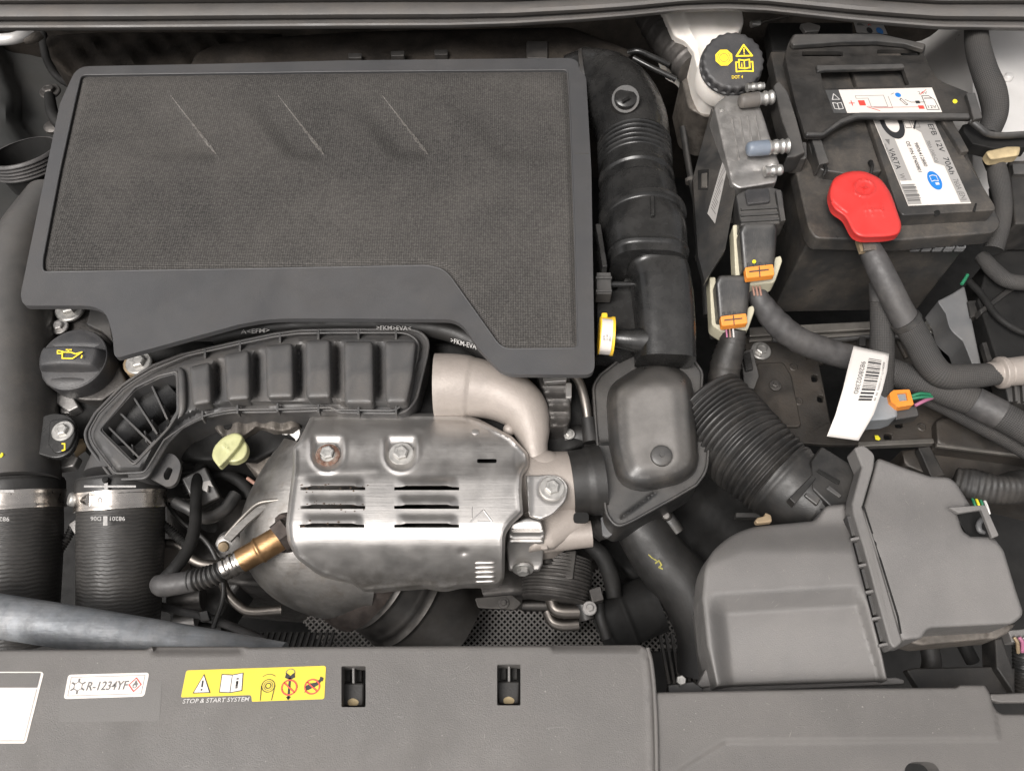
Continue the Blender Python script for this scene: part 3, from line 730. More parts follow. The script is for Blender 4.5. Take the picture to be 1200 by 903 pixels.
slab('clip_block', [(951, 163), (962, 161), (972, 190), (960, 193)], 2, 22, 'satin_black', bt, bevel=1.5)
for i in range(5): slab('vent_cell', rect(1069 + i * 13, 284.5, 1080 + i * 13, 290.5, 1), -48, 8, 'pale_grey_plastic', bt, bevel=.8, holes=[rect(1071 + i * 13, 286, 1078 + i * 13, 289.3)])
tube('vent_tube', [(966, 193, -2, 2), (968, 199, 1, 2), (965, 206, -4, 2)], 'deep_black', bt, n=10, seg=10)
tube('vent_tube', [(1020, 190, -2, 3), (1022, 196, 2, 2), (1020, 206, -4, 2)], 'deep_black', bt, n=10, seg=10)
LQ = [(1012, 112), (1080, 110), (1138, 238), (1064.5, 241)]
slab('label', LQ, .5, .5, 'sticker_white', bt, bevel=0)
pr = Print(bt, LQ, .5, 100, 130, lift=.2)
pr.rect(.5, 0, 22, 129, 'sticker_grey', 1)
pr.poly([(70, 0), (99.5, 0), (99.5, 129), (84, 129), (84, 88), (70, 84), (70, 48), (63, 44)], 'sticker_grey', 1)
pr.ring(28, 36, 11, 19, 'ink', 3); pr.disc(28, 36, 11, 'sticker_white', 2.5)
pr.text('EFB', 86.5, 38, 13, 'ink', 90, 14); pr.text('12V', 86.5, 57, 13, 'ink', 90, 15); pr.text('70Ah', 87, 78, 13, 'ink', 90, 20); pr.text('760A (EN)', 87.5, 103, 12, 'ink_grey', 90, 24)
pr.text('VARTA', 4, 66, 13, 'ink', 90, 24); pr.poly([(5, 55), (13, 55), (9, 62)], 'ink_grey', 3); pr.text('W1', 5, 95, 12, 'ink_grey', 90, 8)
pr.text('PROMOTIVE SILVER', 1.2, 60, 4, 'ink_grey', 90, 22)
pr.text('9806412880', 51, 60, 8.5, 'ink', 90, 28); pr.text('OE P/N 97400801', 38, 58, 8.5, 'ink', 90, 36)
pr.text('700A (SAE-Cs)', 72, 58, 8, 'ink_grey', 90, 26)
pr.rect(2, 103, 24, 107, 'sticker_white', 2)
for i, k in enumerate((.8, 2.2, .7, 1.5, .6, 2.4, .9, 1.2)): pr.rect(2, 107.5 + i * 2.1, 24, 107.5 + i * 2.1 + k * .75, 'ink_grey', 3)
pr.rect(2, 124, 22, 125.5, 'ink_grey', 3)
pr.disc(58, 104, 10.5, 'ink_blue', 2, 32)
pr.stroke([(52.5, 99), (58, 98), (63.5, 99), (63.5, 105), (58, 104), (52.5, 105)], .8, 'sticker_white', 3, True); pr.rect(57, 106.5, 63, 109, 'sticker_white', 3)
for i in range(2): pr.stroke([(48 + i * 14, 30), (58 + i * 14, 30), (58 + i * 14, 42), (48 + i * 14, 42)], .8, 'ink_grey', 3, True)
pr.stroke([(61, 43), (74, 29)], 2.4, 'ink', 4)
pr.done()

# hold-down bracket
hb = thing('battery_bracket', 'black battery hold-down bracket with wiring diagram sticker on it', 'bracket', P(1030, 100, 0))
BR = [(924, 50, 4), (930, 40, 4), (1030, 39), (1085, 52, 3), (1083, 64), (1090, 80, 8), (1100, 94, 8), (1134, 108), (1140, 138, 3), (1008, 136, 10), (985, 145, 10), (966, 159, 6), (944, 159, 4), (932, 120), (920, 66)]
def zbr(x, y): return 14 - 6 * (1 - sstep(60, 72, y))
slab('plate', BR, zbr, 7, 'dusty_black', hb, bevel=1.6, holes=[rect(940, 60, 988, 66, 2), rect(1028, 58, 1078, 65, 2), [(960, 80, 3), (1058, 78, 3), (1066, 100, 3), (966, 104, 3)]])
slab('top_rim', [(926, 48, 2), (931, 40, 2), (1030, 39), (1085, 51, 2), (1083, 58, 2), (1060, 51), (1028, 48), (985, 49), (930, 53, 2)], 18, 8, 'satin_black', hb, bevel=2)
slab('front_rim', [(944, 154), (964, 154), (984, 139), (1006, 131, 4), (1136, 132), (1138, 138), (1006, 137, 4), (987, 144), (966, 158), (945, 158)], 18, 6, 'satin_black', hb, bevel=2.5, seg=3)
slab('window_rim', [(956, 76, 3), (1059, 74, 3), (1061, 79), (1050, 80), (968, 82), (958, 84)], 18, 6, 'satin_black', hb, bevel=2)
slab('end_tab', [(1132, 109), (1143, 108, 2), (1152, 138, 2), (1141, 140)], 20, 9, 'satin_black', hb, bevel=1.5)
tube('hook_arm', [(1137, 141, 12, 4), (1148, 150, 8, 4), (1158, 157, 4, 4), (1176, 159, 2, 4), (1210, 157, 2, 4)], 'satin_black', hb, n=26, seg=12)
slab('arm_web', [(1128, 146), (1140, 143), (1158, 160), (1205, 160), (1205, 172), (1165, 174), (1140, 168), (1130, 155)], -8, 20, 'deep_black', hb, bevel=1.5)
pr = Print(hb, [(967, 106), (1092, 103), (1104, 132), (977, 133)], 14, 125, 36, lift=.3)
pr.poly([(0, 0), (15.5, 0), (15.5, 35.8), (0, 35.8)], 'sticker_dark', 1); pr.rect(15.5, 0, 125, 35.8, 'sticker_white', 1)
pr.stroke([(4, 15), (8, 6), (12.5, 15)], .9, 'ink_white', 2, True); pr.stroke([(3, 20), (8, 21), (13, 20), (13, 29), (8, 30), (3, 29)], .9, 'ink_white', 2, True); pr.stroke([(8, 21), (8, 30)], .9, 'ink_white', 2)
pr.stroke([(22, 21), (28, 21)], 1.1, 'ink_red', 2); pr.stroke([(25, 17.5), (25, 24.5)], 1.1, 'ink_red', 2)
pr.rect(33, 17, 40.5, 25, 'ink_red', 3); pr.stroke([(32, 10), (65, 10), (65, 27), (46, 27), (46, 14), (32, 14)], .6, 'ink_grey', 2, True); pr.stroke([(70, 12), (70, 29), (45, 29)], .6, 'ink_grey', 2)
pr.disc(82, 10, 3.4, 'ink_blue', 3); pr.stroke([(74, 9), (78, 7)], .7, 'ink_grey'); pr.stroke([(84, 15), (89, 24), (87, 25), (82, 17)], .8, 'ink', 2, True); pr.stroke([(88, 17), (94, 21), (110, 21)], .7, 'ink', 2)
pr.rect(99, 19, 104, 23, 'ink', 3); pr.rect(100, 26, 106.5, 31, 'ink_red', 3); pr.stroke([(43, 26), (52, 28), (100, 28)], .6, 'ink_red', 2); pr.stroke([(41, 27), (54, 33)], 1, 'ink_red', 2)
pr.stroke([(109, 12), (117, 12), (122, 18), (123, 32), (109, 32)], .9, 'ink', 2, True); pr.text('12V', 110, 30, 6, 'ink', 0, 11); pr.text('24V', 106, 9.5, 6, 'ink_grey', 0, 11); pr.stroke([(108, 10), (117, 3)], .8, 'ink_red', 3); pr.stroke([(111, 15.5), (119, 15.5)], 1.2, 'ink', 2)
pr.done()
pr = Print(hb, [(1115, 115), (1125, 115), (1125, 124), (1115, 124)], 14.2, 10, 10); pr.disc(4, 4.5, 2.8, 'paint_yellow'); pr.done()

rc = thing('terminal_cover', 'bright red plastic positive terminal cover on the battery', 'terminal cover', P(1015, 240, 0))
RO = [(971, 228, 7), (976, 209, 7), (992, 201, 8), (1012, 200, 8), (1032, 209, 8), (1044, 226, 8), (1057, 264, 6), (1054, 275, 6), (1040, 278, 6), (1010, 279, 8), (1000, 274, 6), (990, 254, 5), (976, 245, 6)]
def rc2(x, y, d):
    h = 2.2 * math.exp(-((math.hypot(x - 1013, (y - 220) * 1.25) - 12) / 1.3) ** 2)
    h += 2.0 * (abs(x - 1013) < 1.4 and abs(y - 220) < 5) + 2.0 * (abs(y - 220) < 1.2 and abs(x - 1013) < 6)
    for a in (1013, 1020, 1033): h += 1.7 * math.exp(-(segd(x, y, a, 240, a + 3, 252) / 1.1) ** 2)
    h += 1.7 * math.exp(-(segd(x, y, 1013, 246, 1035, 245) / 1.1) ** 2)
    h -= 1.6 * math.exp(-(segd(x, y, 974, 236, 992, 250) / 1.2) ** 2)
    return h
field('cap', RO, 14, 'red_cap', rc, h=rc2, step=1.8, rnd=5, skirt=9)
cl = thing('cable_lug', 'bronze cable lug emerging beneath the red terminal cover', 'cable lug', P(1018, 286, -60))
slab('lug', [(1004, 279), (1028, 278), (1032, 291), (1009, 294)], -10, 8, 'brass_tan', cl, bevel=1)
slab('channel', [(1011, 281), (1025, 280), (1028, 292), (1013, 293)], -6, 4, 'dirty_cast', cl, bevel=.8)

# ------------------------------------------------------------------ brake fluid reservoir
br_ = thing('brake_fluid_reservoir', 'white brake fluid reservoir with black screw cap and yellow symbols', 'reservoir', P(835, 60, -80))
field('tank', [(774, 8), (868, 6), (872, 28, 6), (864, 42, 6), (852, 70), (846, 106, 8), (826, 104, 8), (817, 84, 6), (812, 62), (803, 50, 5), (790, 44, 5), (782, 28)], -6, 'white_tank', br_, step=4, rnd=7, skirt=80,
      h=lambda x, y, d: 4 * math.exp(-(segd(x, y, 800, 10, 822, 70) / 2.2) ** 2) - 4 * sstep(838, 850, x) * (1 - sstep(30, 36, y)))
ax = Vector((-.02, -.40, 1)).normalized(); co = P(856, 78, 16)
kk = S(856, 78, 16)
lathe('neck', [(34 * kk, -30), (34 * kk, 4), (33 * kk, 6), (20, 8)], P(852, 84, 4), ax, 'white_tank', br_, seg=40)
def knurl(a, i): return 1 + (.022 * math.cos(a * 22) if i in (2, 3, 4) else 0)
cap = lathe('screw_cap', [(36.5 * kk, 0), (36.5 * kk, 3.5), (35 * kk, 4.5), (35 * kk, 15), (33.5 * kk, 17.2), (31 * kk, 17.6), (0, 17.8)], co, ax, 'cap_black', br_, seg=132, rmod=knurl, sharp=50)
tc_ = co + ax * .0182
class PlanePrint(Print):
    def __init__(s, parent, org, ex, n, unit, w_, h_):
        ey = n.cross(ex).normalized(); ex = ey.cross(n).normalized(); u = unit / 1000
        s.q = [org - ex * w_ / 2 * u + ey * h_ / 2 * u, org + ex * w_ / 2 * u + ey * h_ / 2 * u, org + ex * w_ / 2 * u - ey * h_ / 2 * u, org - ex * w_ / 2 * u - ey * h_ / 2 * u]
        s.w, s.h, s.parent, s.lift, s.n, s.g = w_, h_, parent, .05, n, {}
pr = PlanePrint(cap, tc_, Vector((1, .02, 0)), ax, kk, 66, 66)
pr.poly([(22 + 10.5 * math.cos(math.radians(22.5 + 45 * i)), 30 + 10.5 * math.sin(math.radians(22.5 + 45 * i))) for i in range(8)], 'ink_yellow', 1)
pr.ring(22, 30, 4.6, 5.2, 'cap_black', 2); pr.ring(22, 30, 6.8, 7.4, 'cap_black', 2, a0=130, a1=230); pr.ring(22, 30, 6.8, 7.4, 'cap_black', 2, a0=-50, a1=50)
pr.stroke([(45.5, 15), (36.5, 28.5), (54.5, 28.5)], 2.0, 'ink_yellow', 1, True); pr.rect(44.8, 19, 46.2, 24.5, 'ink_yellow', 1); pr.rect(44.8, 25.4, 46.2, 26.8, 'ink_yellow', 1)
pr.stroke([(39, 33), (45, 34), (51, 33), (51, 43), (45, 44), (39, 43)], 1.7, 'ink_yellow', 1, True); pr.stroke([(45, 34), (45, 44)], 1.4, 'ink_yellow', 2)
pr.stroke([(37.5, 36), (35.5, 36), (35.5, 47.5), (45, 47), (54.5, 47.5), (54.5, 36), (52.5, 36)], 1.7, 'ink_yellow', 1); pr.text('i', 40.6, 42, 8, 'ink_yellow', 0, 2.2)
pr.text('DOT 4', 29.5, 56, 5.6, 'ink_yellow', 0, 13); pr.done()
mc = thing('master_cylinder', 'dark grey master cylinder with pale rings beside the white reservoir', 'cylinder', P(780, 50, -90))
tube('barrel', [(757, 18, -50, 13), (775, 38, -48, 19), (796, 62, -45, 20), (812, 80, -45, 20)], 'dark_alloy', mc, n=44, seg=28, rf=lambda s, r, a: r + 2 * (1 if s % 26 < 4 else 0))
field('casting', [(798, 92), (812, 80), (838, 108), (846, 132, 8), (828, 140, 8), (806, 128, 6)], -60, 'dirty_cast', mc, step=5, rnd=6, skirt=80)
pz = thing('vacuum_pipe', 'upper of two thin shiny black pipes above the intake elbow', 'pipe', P(760, 66, -60), 'vacuum pipes')
tube('pipe', [(736, 62, -30, 3.2), (748, 60, -24, 3.2), (765, 67, -30, 3.4), (784, 76, -40, 3.4)], 'gloss_black', pz, n=30, seg=12)
pz = thing('vacuum_pipe', 'lower of two thin shiny black pipes above the intake elbow', 'pipe', P(765, 80, -70), 'vacuum pipes')
tube('pipe', [(742, 68, -30, 3.2), (765, 80, -36, 3.4), (792, 93, -45, 3.6)], 'gloss_black', pz, n=20, seg=12)
bl = thing('brake_line', 'thin metal brake line with brass fitting under the seal', 'brake line', P(900, 25, -40))
tube('line', [(889, 28, -20, 1.6), (900, 24, -18, 1.6), (924, 19, -18, 1.6)], 'pipe_steel', bl, n=16, seg=8)
tube('fitting', [(880, 29, -20, 3.8), (890, 27, -20, 3.8)], 'bolt_zinc', bl, n=4, seg=6)

# ------------------------------------------------------------------ engine control unit
eu = thing('control_unit', 'cast aluminium engine control unit standing left of the battery', 'control unit', P(870, 170, -140))
TF = [(836, 124, 6), (852, 112, 5), (886, 112, 6), (897, 144), (904, 166), (914, 194, 4), (909, 215, 3), (866, 222, 4), (857, 216), (848, 178)]
field('housing', TF, lambda x, y: 12 - 6 * sstep(110, 220, y), 'alloy', eu, step=4, rnd=4, skirt=70, h=lambda x, y, d: -4 * math.exp(-(segd(x, y, 852, 208, 905, 196) / 3) ** 2) + 2 * sstep(200, 206, y))
slab('side_plate', [(834, 126, 3), (847, 172), (858, 216), (862, 226), (850, 292), (826, 330), (818, 300), (812, 208, 3)], lambda x, y: 2 - (860 - x) * .9, 12, 'satin_black', eu, bevel=1.5)
slab('label', [(850, 178), (853, 193), (838, 262), (829, 250)], lambda x, y: 3.2 - (860 - x) * .9, .5, 'sticker_grey', eu, bevel=0)
pr = Print(eu, [(850, 178), (853, 193), (838, 262), (829, 250)], (-5.3, -2.6, -16.1, -24.2), 15, 70, lift=.6)
for i in range(18): pr.rect(3, 6 + i * 3.2, 10 + (i * 7 % 4), 7 + i * 3.2, 'ink_grey')
pr.done()
slab('window', [(818, 199), (831, 198), (830, 222), (818, 222)], lambda x, y: 3 - (860 - x) * .9, 4, 'deep_black', eu, bevel=.6)
slab('clip_pin', [(822, 203), (829, 202), (829, 219), (822, 219)], lambda x, y: 5 - (860 - x) * .9, 4, 'rail_metal', eu, bevel=1)
def stud(x0, y0, x1, y1, z, r, capm, split):
    xm, ym = x0 + (x1 - x0) * split, y0 + (y1 - y0) * split
    if split > 0:
        tube('stud_cap', [(x0, y0, z, r * .55), (x0 + (xm - x0) * .18, y0 + (ym - y0) * .18, z, r * .95), (xm, ym, z, r)], capm, eu, n=10, seg=20)
    st = tube('stud', [(xm, ym, z, r * .85), (x1, y1, z, r * .9)], 'bolt_zinc', eu, n=12, seg=20, rf=lambda s, r_, a: r_ * (1.12 if (s % 9) < 4 else .95))
stud(866, 119, 906, 114, 24, 8.5, 'grey_cap', .55); stud(875, 175, 923, 171, 24, 9, 'blue_cap', .52); stud(896, 201, 916, 199, 18, 6.5, 'blue_cap', 0); stud(875, 103, 895, 101, 22, 5, 'blue_cap', 0)
for x_, y_ in ((846, 128), (880, 118), (868, 212)): lathe('case_screw', [(0, 1.2), (1.2, 1.2), (1.4, .4), (3, .6), (3.6, -.4), (3.8, -2)], P(x_, y_, 13 - 6 * sstep(110, 220, y_)), Z, 'bolt_zinc', eu, seg=16)
for k in range(4): tube('cooling_rib', [(858 + k * 9, 140 - k * 1.5, 11, 1.2), (866 + k * 9, 186 - k * 2, 8.5, 1.2)], 'alloy', eu, n=6, seg=8)
kb = thing('support_bracket', 'black plastic support bracket between control unit and battery', 'bracket', P(920, 150, -60))
slab('arm', [(906, 100, 4), (913, 94, 4), (924, 108), (934, 140), (944, 178), (932, 184), (922, 184), (926, 168), (916, 140)], 14, 30, 'satin_black', kb, bevel=2)
slab('foot', rect(930, 166, 946, 186, 3), 4, 30, 'satin_black', kb, bevel=2)

def connector(name, label, x, y, s, z):
    c = thing(name, label, 'connector', P(x, y, z - 90), 'control unit connectors')
    q = lambda pts: [(x + a * s, y + b * s, *(r,)) for a, b, r in pts]
    zt = lambda px, py: z - (py - y) * .55
    slab('cream_frame', q([(-29, -28, 2), (-21, -28, 0), (-19, 14, 2), (-14, 24, 2), (16, 22, 2), (21, 10, 0), (27, 8, 2), (29, 14, 2), (20, 40, 4), (-12, 43, 4), (-26, 34, 4)]), lambda a, b: zt(a, b) - 15, 22, 'cream_plastic', c, bevel=1.5)
    field('body', q([(-17, -30, 4), (20, -30, 4), (23, -22, 0), (19, 24, 3), (-18, 26, 3), (-22, -20, 3)]), zt, 'satin_black', c, step=3.5, rnd=5, skirt=50)
    lk = slab('orange_lock', q([(-15, 22, 2), (18, 18, 2), (20, 31, 2), (-13, 35, 2)]), lambda a, b: zt(a, b) + 3, 10, 'orange_plastic', c, bevel=1)
    slab('lock_groove', q([(-10, 26.5, 0), (13, 24, 0), (13, 25.5, 0), (-10, 28, 0)]), lambda a, b: zt(a, b) + 3.4, .6, 'burnt_hex', lk, bevel=0)
    slab('lock_groove', q([(1, 21, 0), (2.2, 21, 0), (3.2, 33, 0), (2, 33, 0)]), lambda a, b: zt(a, b) + 3.6, .6, 'burnt_hex', lk, bevel=0)
    for k in range(4): slab('rib', q([(-12 + k * 7, 16, 0), (-10 + k * 7, 15.6, 0), (-9 + k * 7, 23, 0), (-11 + k * 7, 23.4, 0)]), lambda a, b: zt(a, b) + 2, 6, 'satin_black', c, bevel=.5)
    return c
c1 = connector('ecu_connector', 'upper black plug with cream frame and orange lock on control unit', 888, 291, 1.0, -2)
slab('latch_housing', [(862, 228, 3), (876, 221), (905, 219, 3), (917, 223, 3), (921, 258), (915, 262), (868, 264)], 12, 30, 'satin_black', c1, bevel=2)
for k in range(3): slab('latch_rib', [(868, 243 + k * 7), (917, 240 + k * 7), (917.5, 243 + k * 7), (868.5, 246 + k * 7)], 14.5, 5, 'satin_black', c1, bevel=.8)
slab('latch_bar', [(909, 223), (915, 222, 1), (921, 258, 1), (915, 259)], 18, 8, 'satin_black', c1, bevel=1)
slab('latch_pad', [(873, 222, 3), (901, 220, 3), (903, 236, 3), (876, 239, 3)], 17, 8, 'cap_black', c1, bevel=1.5)
pr = Print(c1, [(880, 304), (888, 304), (888, 312), (880, 312)], -9.0, 8, 8, lift=.8); pr.disc(3.5, 3, 2.3, 'paint_yellow'); pr.done()
connector('ecu_connector', 'lower black plug with cream frame and orange lock beside intake pipe', 858, 350, .92, -42)

# ================================================================== LEFT SIDE: charge air pipework
lp = thing('charge_pipe', 'wide smooth black charge air pipe down the left edge', 'pipe', P(25, 400, -130))
tube('pipe', [(62, 236, -105, 30), (34, 285, -82, 36), (20, 345, -70, 42), (16, 430, -70, 46), (16, 570, -88, 50)], 'charge_plastic', lp, n=50, seg=40)
lathe('paint_dot', [(0, .6), (3, .5), (3.4, -.4)], P(1, 533, -36), Vector((-.3, 0, 1)), 'paint_yellow', lp, seg=14)
def hose(name, label, x, xr, y0, z0, grp=None, mark=True):
    h = thing(name, label, 'hose', P(x, 660, -220), 'charge air hoses')
    up_ = tube('sleeve', [(x, y0, z0, xr), (x, y0 + 6, z0 - 2, xr + 1), (x, y0 + 20, z0 - 7, xr + 1)], 'rubber', h, n=14, seg=44, rf=lambda s, r, a: r + .8 * (1 if 3 < s else 0))
    bd = tube('hose_wall', [(x, y0 + 16, z0 - 6, xr - 1), (x - .5, y0 + 60, z0 - 21, xr), (x - 1.5, y0 + 115, z0 - 42, xr - 1), (x - 4, y0 + 190, z0 - 75, xr - 3)], 'cord_rubber', h, n=60, seg=48)
    return h
h1 = hose('charge_hose', 'leftmost corded rubber hose with steel clamp under charge pipe', 18, 50.5, 563, -96)
h2 = hose('charge_hose', 'corded rubber hose with steel clamp below the ribbed duct', 142.5, 47.5, 560, -92)
def clamp(x, xr, y0, z0, label, screw):
    c = thing('hose_clamp', label, 'clamp', P(x, y0 + 10, z0 - 60), 'steel hose clamps')
    tube('band', [(x, y0, z0, xr), (x, y0 + 21, z0 - 7.5, xr)], 'clamp_steel', c, n=12, seg=52, rf=lambda s, r, a: r + .7 * (1 if s < 3 or s > 19 else 0) + 1.4 * math.exp(-((a - 1.75) / .08) ** 2))
    if screw:
        zt = z0 + 26
        tube('screw_housing', [(x - 49, y0 + 9, zt - 8, 7), (x - 33, y0 + 9, zt + 14, 9)], 'clamp_steel', c, n=8, seg=14, expo=3.)
        sc_ = lathe('screw_head', [(0, 6), (7, 5.5), (8.5, 3), (8.5, -6)], P(x - 56, y0 + 9, zt - 8), Vector((-.75, -.1, .65)), 'bolt_zinc', c, seg=24)
        tube('band_tail', [(x - 38, y0 + 2, zt + 4, 3), (x - 36, y0 + 12, zt + 6, 5), (x - 38, y0 + 22, zt, 3)], 'clamp_steel', c, n=10, seg=12)
        tube('band_tail', [(x - 26, y0 + 1, zt + 15, 3), (x - 23, y0 + 10, zt + 15, 5), (x - 26, y0 + 21, zt + 9, 3)], 'clamp_steel', c, n=10, seg=12)
    return c
clamp(18, 52.5, 577, -101, 'shiny steel clamp band on the leftmost hose', False)
clamp(142.5, 49.5, 576, -98, 'shiny steel clamp with screw on hose below ribbed duct', True)
pr = Print(h2, [(96, 562), (188, 562), (186, 640), (96, 640)], (-43, -43, -62, -62), 92, 78, lift=1.2)
pr.rect(3, 6.8, 64, 9.2, 'ink_pale'); pr.rect(27, 2, 31, 13, 'ink_pale', 2); pr.rect(26, 43, 31, 54, 'ink_pale', 2)
pr.text('98201', 52, 43.5, 7, 'ink_pale', 180, 18); pr.text('D06', 24, 43.5, 7, 'ink_pale', 180, 13); pr.done()
pr = Print(h1, [(-20, 562), (66, 562), (66, 640), (-20, 640)], (-43, -43, -62, -62), 86, 78, lift=1.2)
pr.rect(0, 12, 37, 15, 'ink_pale'); pr.text('982', 32, 44, 7, 'ink_pale', 180, 12); pr.done()

# ------------------------------------------------------------------ ribbed duct across the engine front
rd = thing('ribbed_duct', 'dark grey ribbed plastic air duct curving below the engine cover', 'air duct', P(300, 440, -110))
DO = [(133, 562, 6), (103, 522, 8), (99, 507, 8), (112, 484), (143, 452), (160, 440), (180, 428), (214, 415), (280, 400), (322, 391), (352, 387), (400, 386), (488, 386, 12), (503, 398, 10), (500, 418), (488, 468, 8), (474, 484, 8), (400, 483), (392, 480), (340, 482), (268, 483, 10), (236, 490, 10), (214, 501), (197, 518), (172, 560, 6)]
WIN = [(119, 503, 4), (159, 457), (188, 443), (206, 438, 4), (207, 481, 4), (196, 499), (157, 541, 5)]
def du_h(x, y, d):
    hh = -14 + 14 * sstep(7, 13, d)
    if x > 210: 
        for a in (255, 301, 351, 395, 444): hh -= 20 * math.exp(-((x - a) / 4.5) ** 2) * sstep(14, 26, d)
    return hh
field('duct_shell', DO, -38, 'duct_plastic', rd, h=du_h, step=3.5, skirt=55, rnd=1, holes=[WIN], hskirt=30)
bead('outer_rim', DO, -51, 1.9, 'duct_plastic', rd)
bead('inner_rim', [(x * .945 + 300 * .055, y * .93 + 440 * .07) if x > 210 else (x + (152 - x) * .10, y + (490 - y) * .10) for x, y in rounded(DO)], -41.5, 1.2, 'duct_plastic', rd)
bead('window_rim', [(116, 504, 4), (158, 454), (187, 440), (208, 435, 4), (210, 482, 4), (198, 501), (157, 545, 5)], -37.5, 1.6, 'duct_plastic', rd)
slab('window_floor', [(108, 505), (150, 452), (212, 430), (214, 485), (160, 552)], -78, 4, 'gloss_black', rd, bevel=0)
tube('inner_pipe', [(128, 530, -92, 30), (160, 495, -90, 32), (205, 460, -88, 30)], 'gloss_black', rd, n=18, seg=28)
for a, b in (((124, 497), (163, 536)), ((138, 481), (178, 520)), ((155, 463), (184, 508)), ((176, 448), (196, 491))):
    dx, dy = b[0] - a[0], b[1] - a[1]; l = math.hypot(dx, dy); nx, ny = -dy / l * 1.25, dx / l * 1.25
    slab('rib', [(a[0] + nx, a[1] + ny), (b[0] + nx, b[1] + ny), (b[0] - nx, b[1] - ny), (a[0] - nx, a[1] - ny)], -45, 26, 'duct_plastic', rd, bevel=.5)
    c_ = (a[0] + dx * .78, a[1] + dy * .78)
    slab('cross_rib', [(c_[0] - 1, c_[1] - 7), (c_[0] + 1, c_[1] - 7), (c_[0] + 3, c_[1] + 6), (c_[0] + 1, c_[1] + 6)], -50, 18, 'duct_plastic', rd, bevel=.4)
PADS = [[(222, 430), (246, 424), (248, 472), (226, 476)], [(263, 416), (292, 410), (293, 468), (266, 470)], [(311, 405), (343, 402), (344, 466), (313, 467)], [(358, 399), (387, 398), (388, 466), (359, 467)], [(403, 400), (437, 400), (438, 473), (404, 473)], [(451, 400), (488, 400), (484, 440), (477, 472), (452, 472)]]
for q in PADS: field('pad', [(a, b, 5) for a, b in q], -27, 'duct_plastic', rd, step=3.5, rnd=6, bmul=.8, skirt=14)
tube('collar_fold', [(211, 432, -38, 2), (213, 440, -34, 4), (214, 475, -34, 4), (211, 488, -38, 2)], 'duct_plastic', rd, n=16, seg=12)
for x, y in ((240, 413), (281, 405), (328, 395), (373, 391), (420, 391), (464, 391)): slab('rim_tab', rect(x - 1.3, y - 5, x + 1.3, y + 6), -40, 12, 'duct_plastic', rd, bevel=.5)
for x, y in ((237, 486), (278, 479), (325, 477), (373, 478), (420, 480), (464, 480)): slab('rim_tab', rect(x - 1.3, y - 5, x + 1.3, y + 5), -40, 12, 'duct_plastic', rd, bevel=.5)
slab('mounting_tab', [(170, 552), (182, 532, 5), (203, 530, 8), (213, 543, 8), (207, 566, 8), (197, 571, 6), (176, 560)], -62, 6, 'duct_plastic', rd, bevel=1.5, holes=[[(191, 556, 3), (197, 546, 3), (203, 549, 3), (198, 562, 3), (193, 562, 3)]])
tube('outlet', [(150, 535, -90, 38), (145, 560, -92, 43)], 'duct_plastic', rd, n=8, seg=36)
lathe('peg', [(0, 5), (3.5, 4.5), (4, 0), (4, -8)], P(125, 563, -44), Z, 'deep_black', rd, seg=14)

fk = thing('breather_hose', 'black breather hose with white print under the cover edge', 'hose', P(420, 385, -90))
tube('hose_wall', [(250, 396, -62, 9), (285, 388, -60, 10), (340, 380, -58, 11), (430, 378, -58, 12), (505, 383, -60, 12.5), (545, 395, -64, 13), (575, 414, -70, 13)], 'rubber', fk, n=60, seg=20)
for t_, q in (('A<EFM>', [(283, 386), (318, 384), (318, 391), (283, 393)]), ('>FKM>EVA<', [(441, 381), (484, 382), (484, 389), (441, 388)]), ('>FKM-EVA', [(528, 395), (560, 404), (560, 412), (528, 403)])):
    pr = Print(fk, q, -46, 40, 8, lift=2.0); pr.text(t_, 0, 7, 8, 'ink_white', 0, 38); pr.done()

# ------------------------------------------------------------------ oil filler cap and cylinder head bits
oc_ = thing('oil_filler_cap', 'round black oil filler cap with yellow oil can symbol', 'oil cap', P(97, 430, -75))
kk = S(96, 428, -40); oa = Vector((0, -.10, 1)).normalized(); oo = P(99, 432, -78)
lathe('skirt', [(40.5 * kk, 0), (40.5 * kk, 26), (39.5 * kk, 29), (37 * kk, 30.5), (20, 31), (0, 31)], oo, oa, 'cap_black', oc_, seg=64, rmod=lambda a, i: 1 + (.008 * math.cos(a * 36) if i < 2 else 0))
def grip():
    V = []; F = []; nx, ny = 45, 45; idx = {}
    R = 38.5 * kk; ex = Vector((1, 0, 0)); ey = oa.cross(ex).normalized()
    for j in range(ny):
        for i in range(nx):
            x, y = -R + 2 * R * i / (nx - 1), -R + 2 * R * j / (ny - 1)
            rr = math.hypot(x, y)
            if rr > R: x, y, rr = x * R / rr, y * R / rr, R
            edge_ = 1 - max(0, (rr - R * .8) / (R * .2)) ** 2
            bar = sstep(-19 * kk, -13 * kk, y) * (1 - sstep(9 * kk, 13 * kk, y))
            hh = 30 + (13 * bar * (1 - .25 * (x / R) ** 2) + 5 * (1 - (rr / R) ** 2) - 5 * math.exp(-((y + 20 * kk) / 5) ** 2) - 2 * math.exp(-((y - 14 * kk) / 4) ** 2)) * max(0, edge_)
            V.append(oo + (ex * x + ey * y + oa * hh) / 1000)
    for j in range(ny - 1):
        for i in range(nx - 1): F.append((j * nx + i, j * nx + i + 1, (j + 1) * nx + i + 1, (j + 1) * nx + i))
    bm_ = mk('grip', V, F, 'cap_black', oc_, sharp=80)
    return bm_
gp = grip()
pr = PlanePrint(gp, oo + oa * .0490 + Vector((.006, -.002, 0)), Vector((1, -.02, 0)), oa, kk, 34, 16)
pr.stroke([(8, 5), (10, 14), (22, 14), (31, 5.5), (24, 8), (18, 6), (8, 6)], 1.6, 'ink_yellow'); pr.stroke([(2, 4), (3, 8), (9, 8)], 1.5, 'ink_yellow'); pr.stroke([(2, 4), (7, 5)], 1.5, 'ink_yellow')
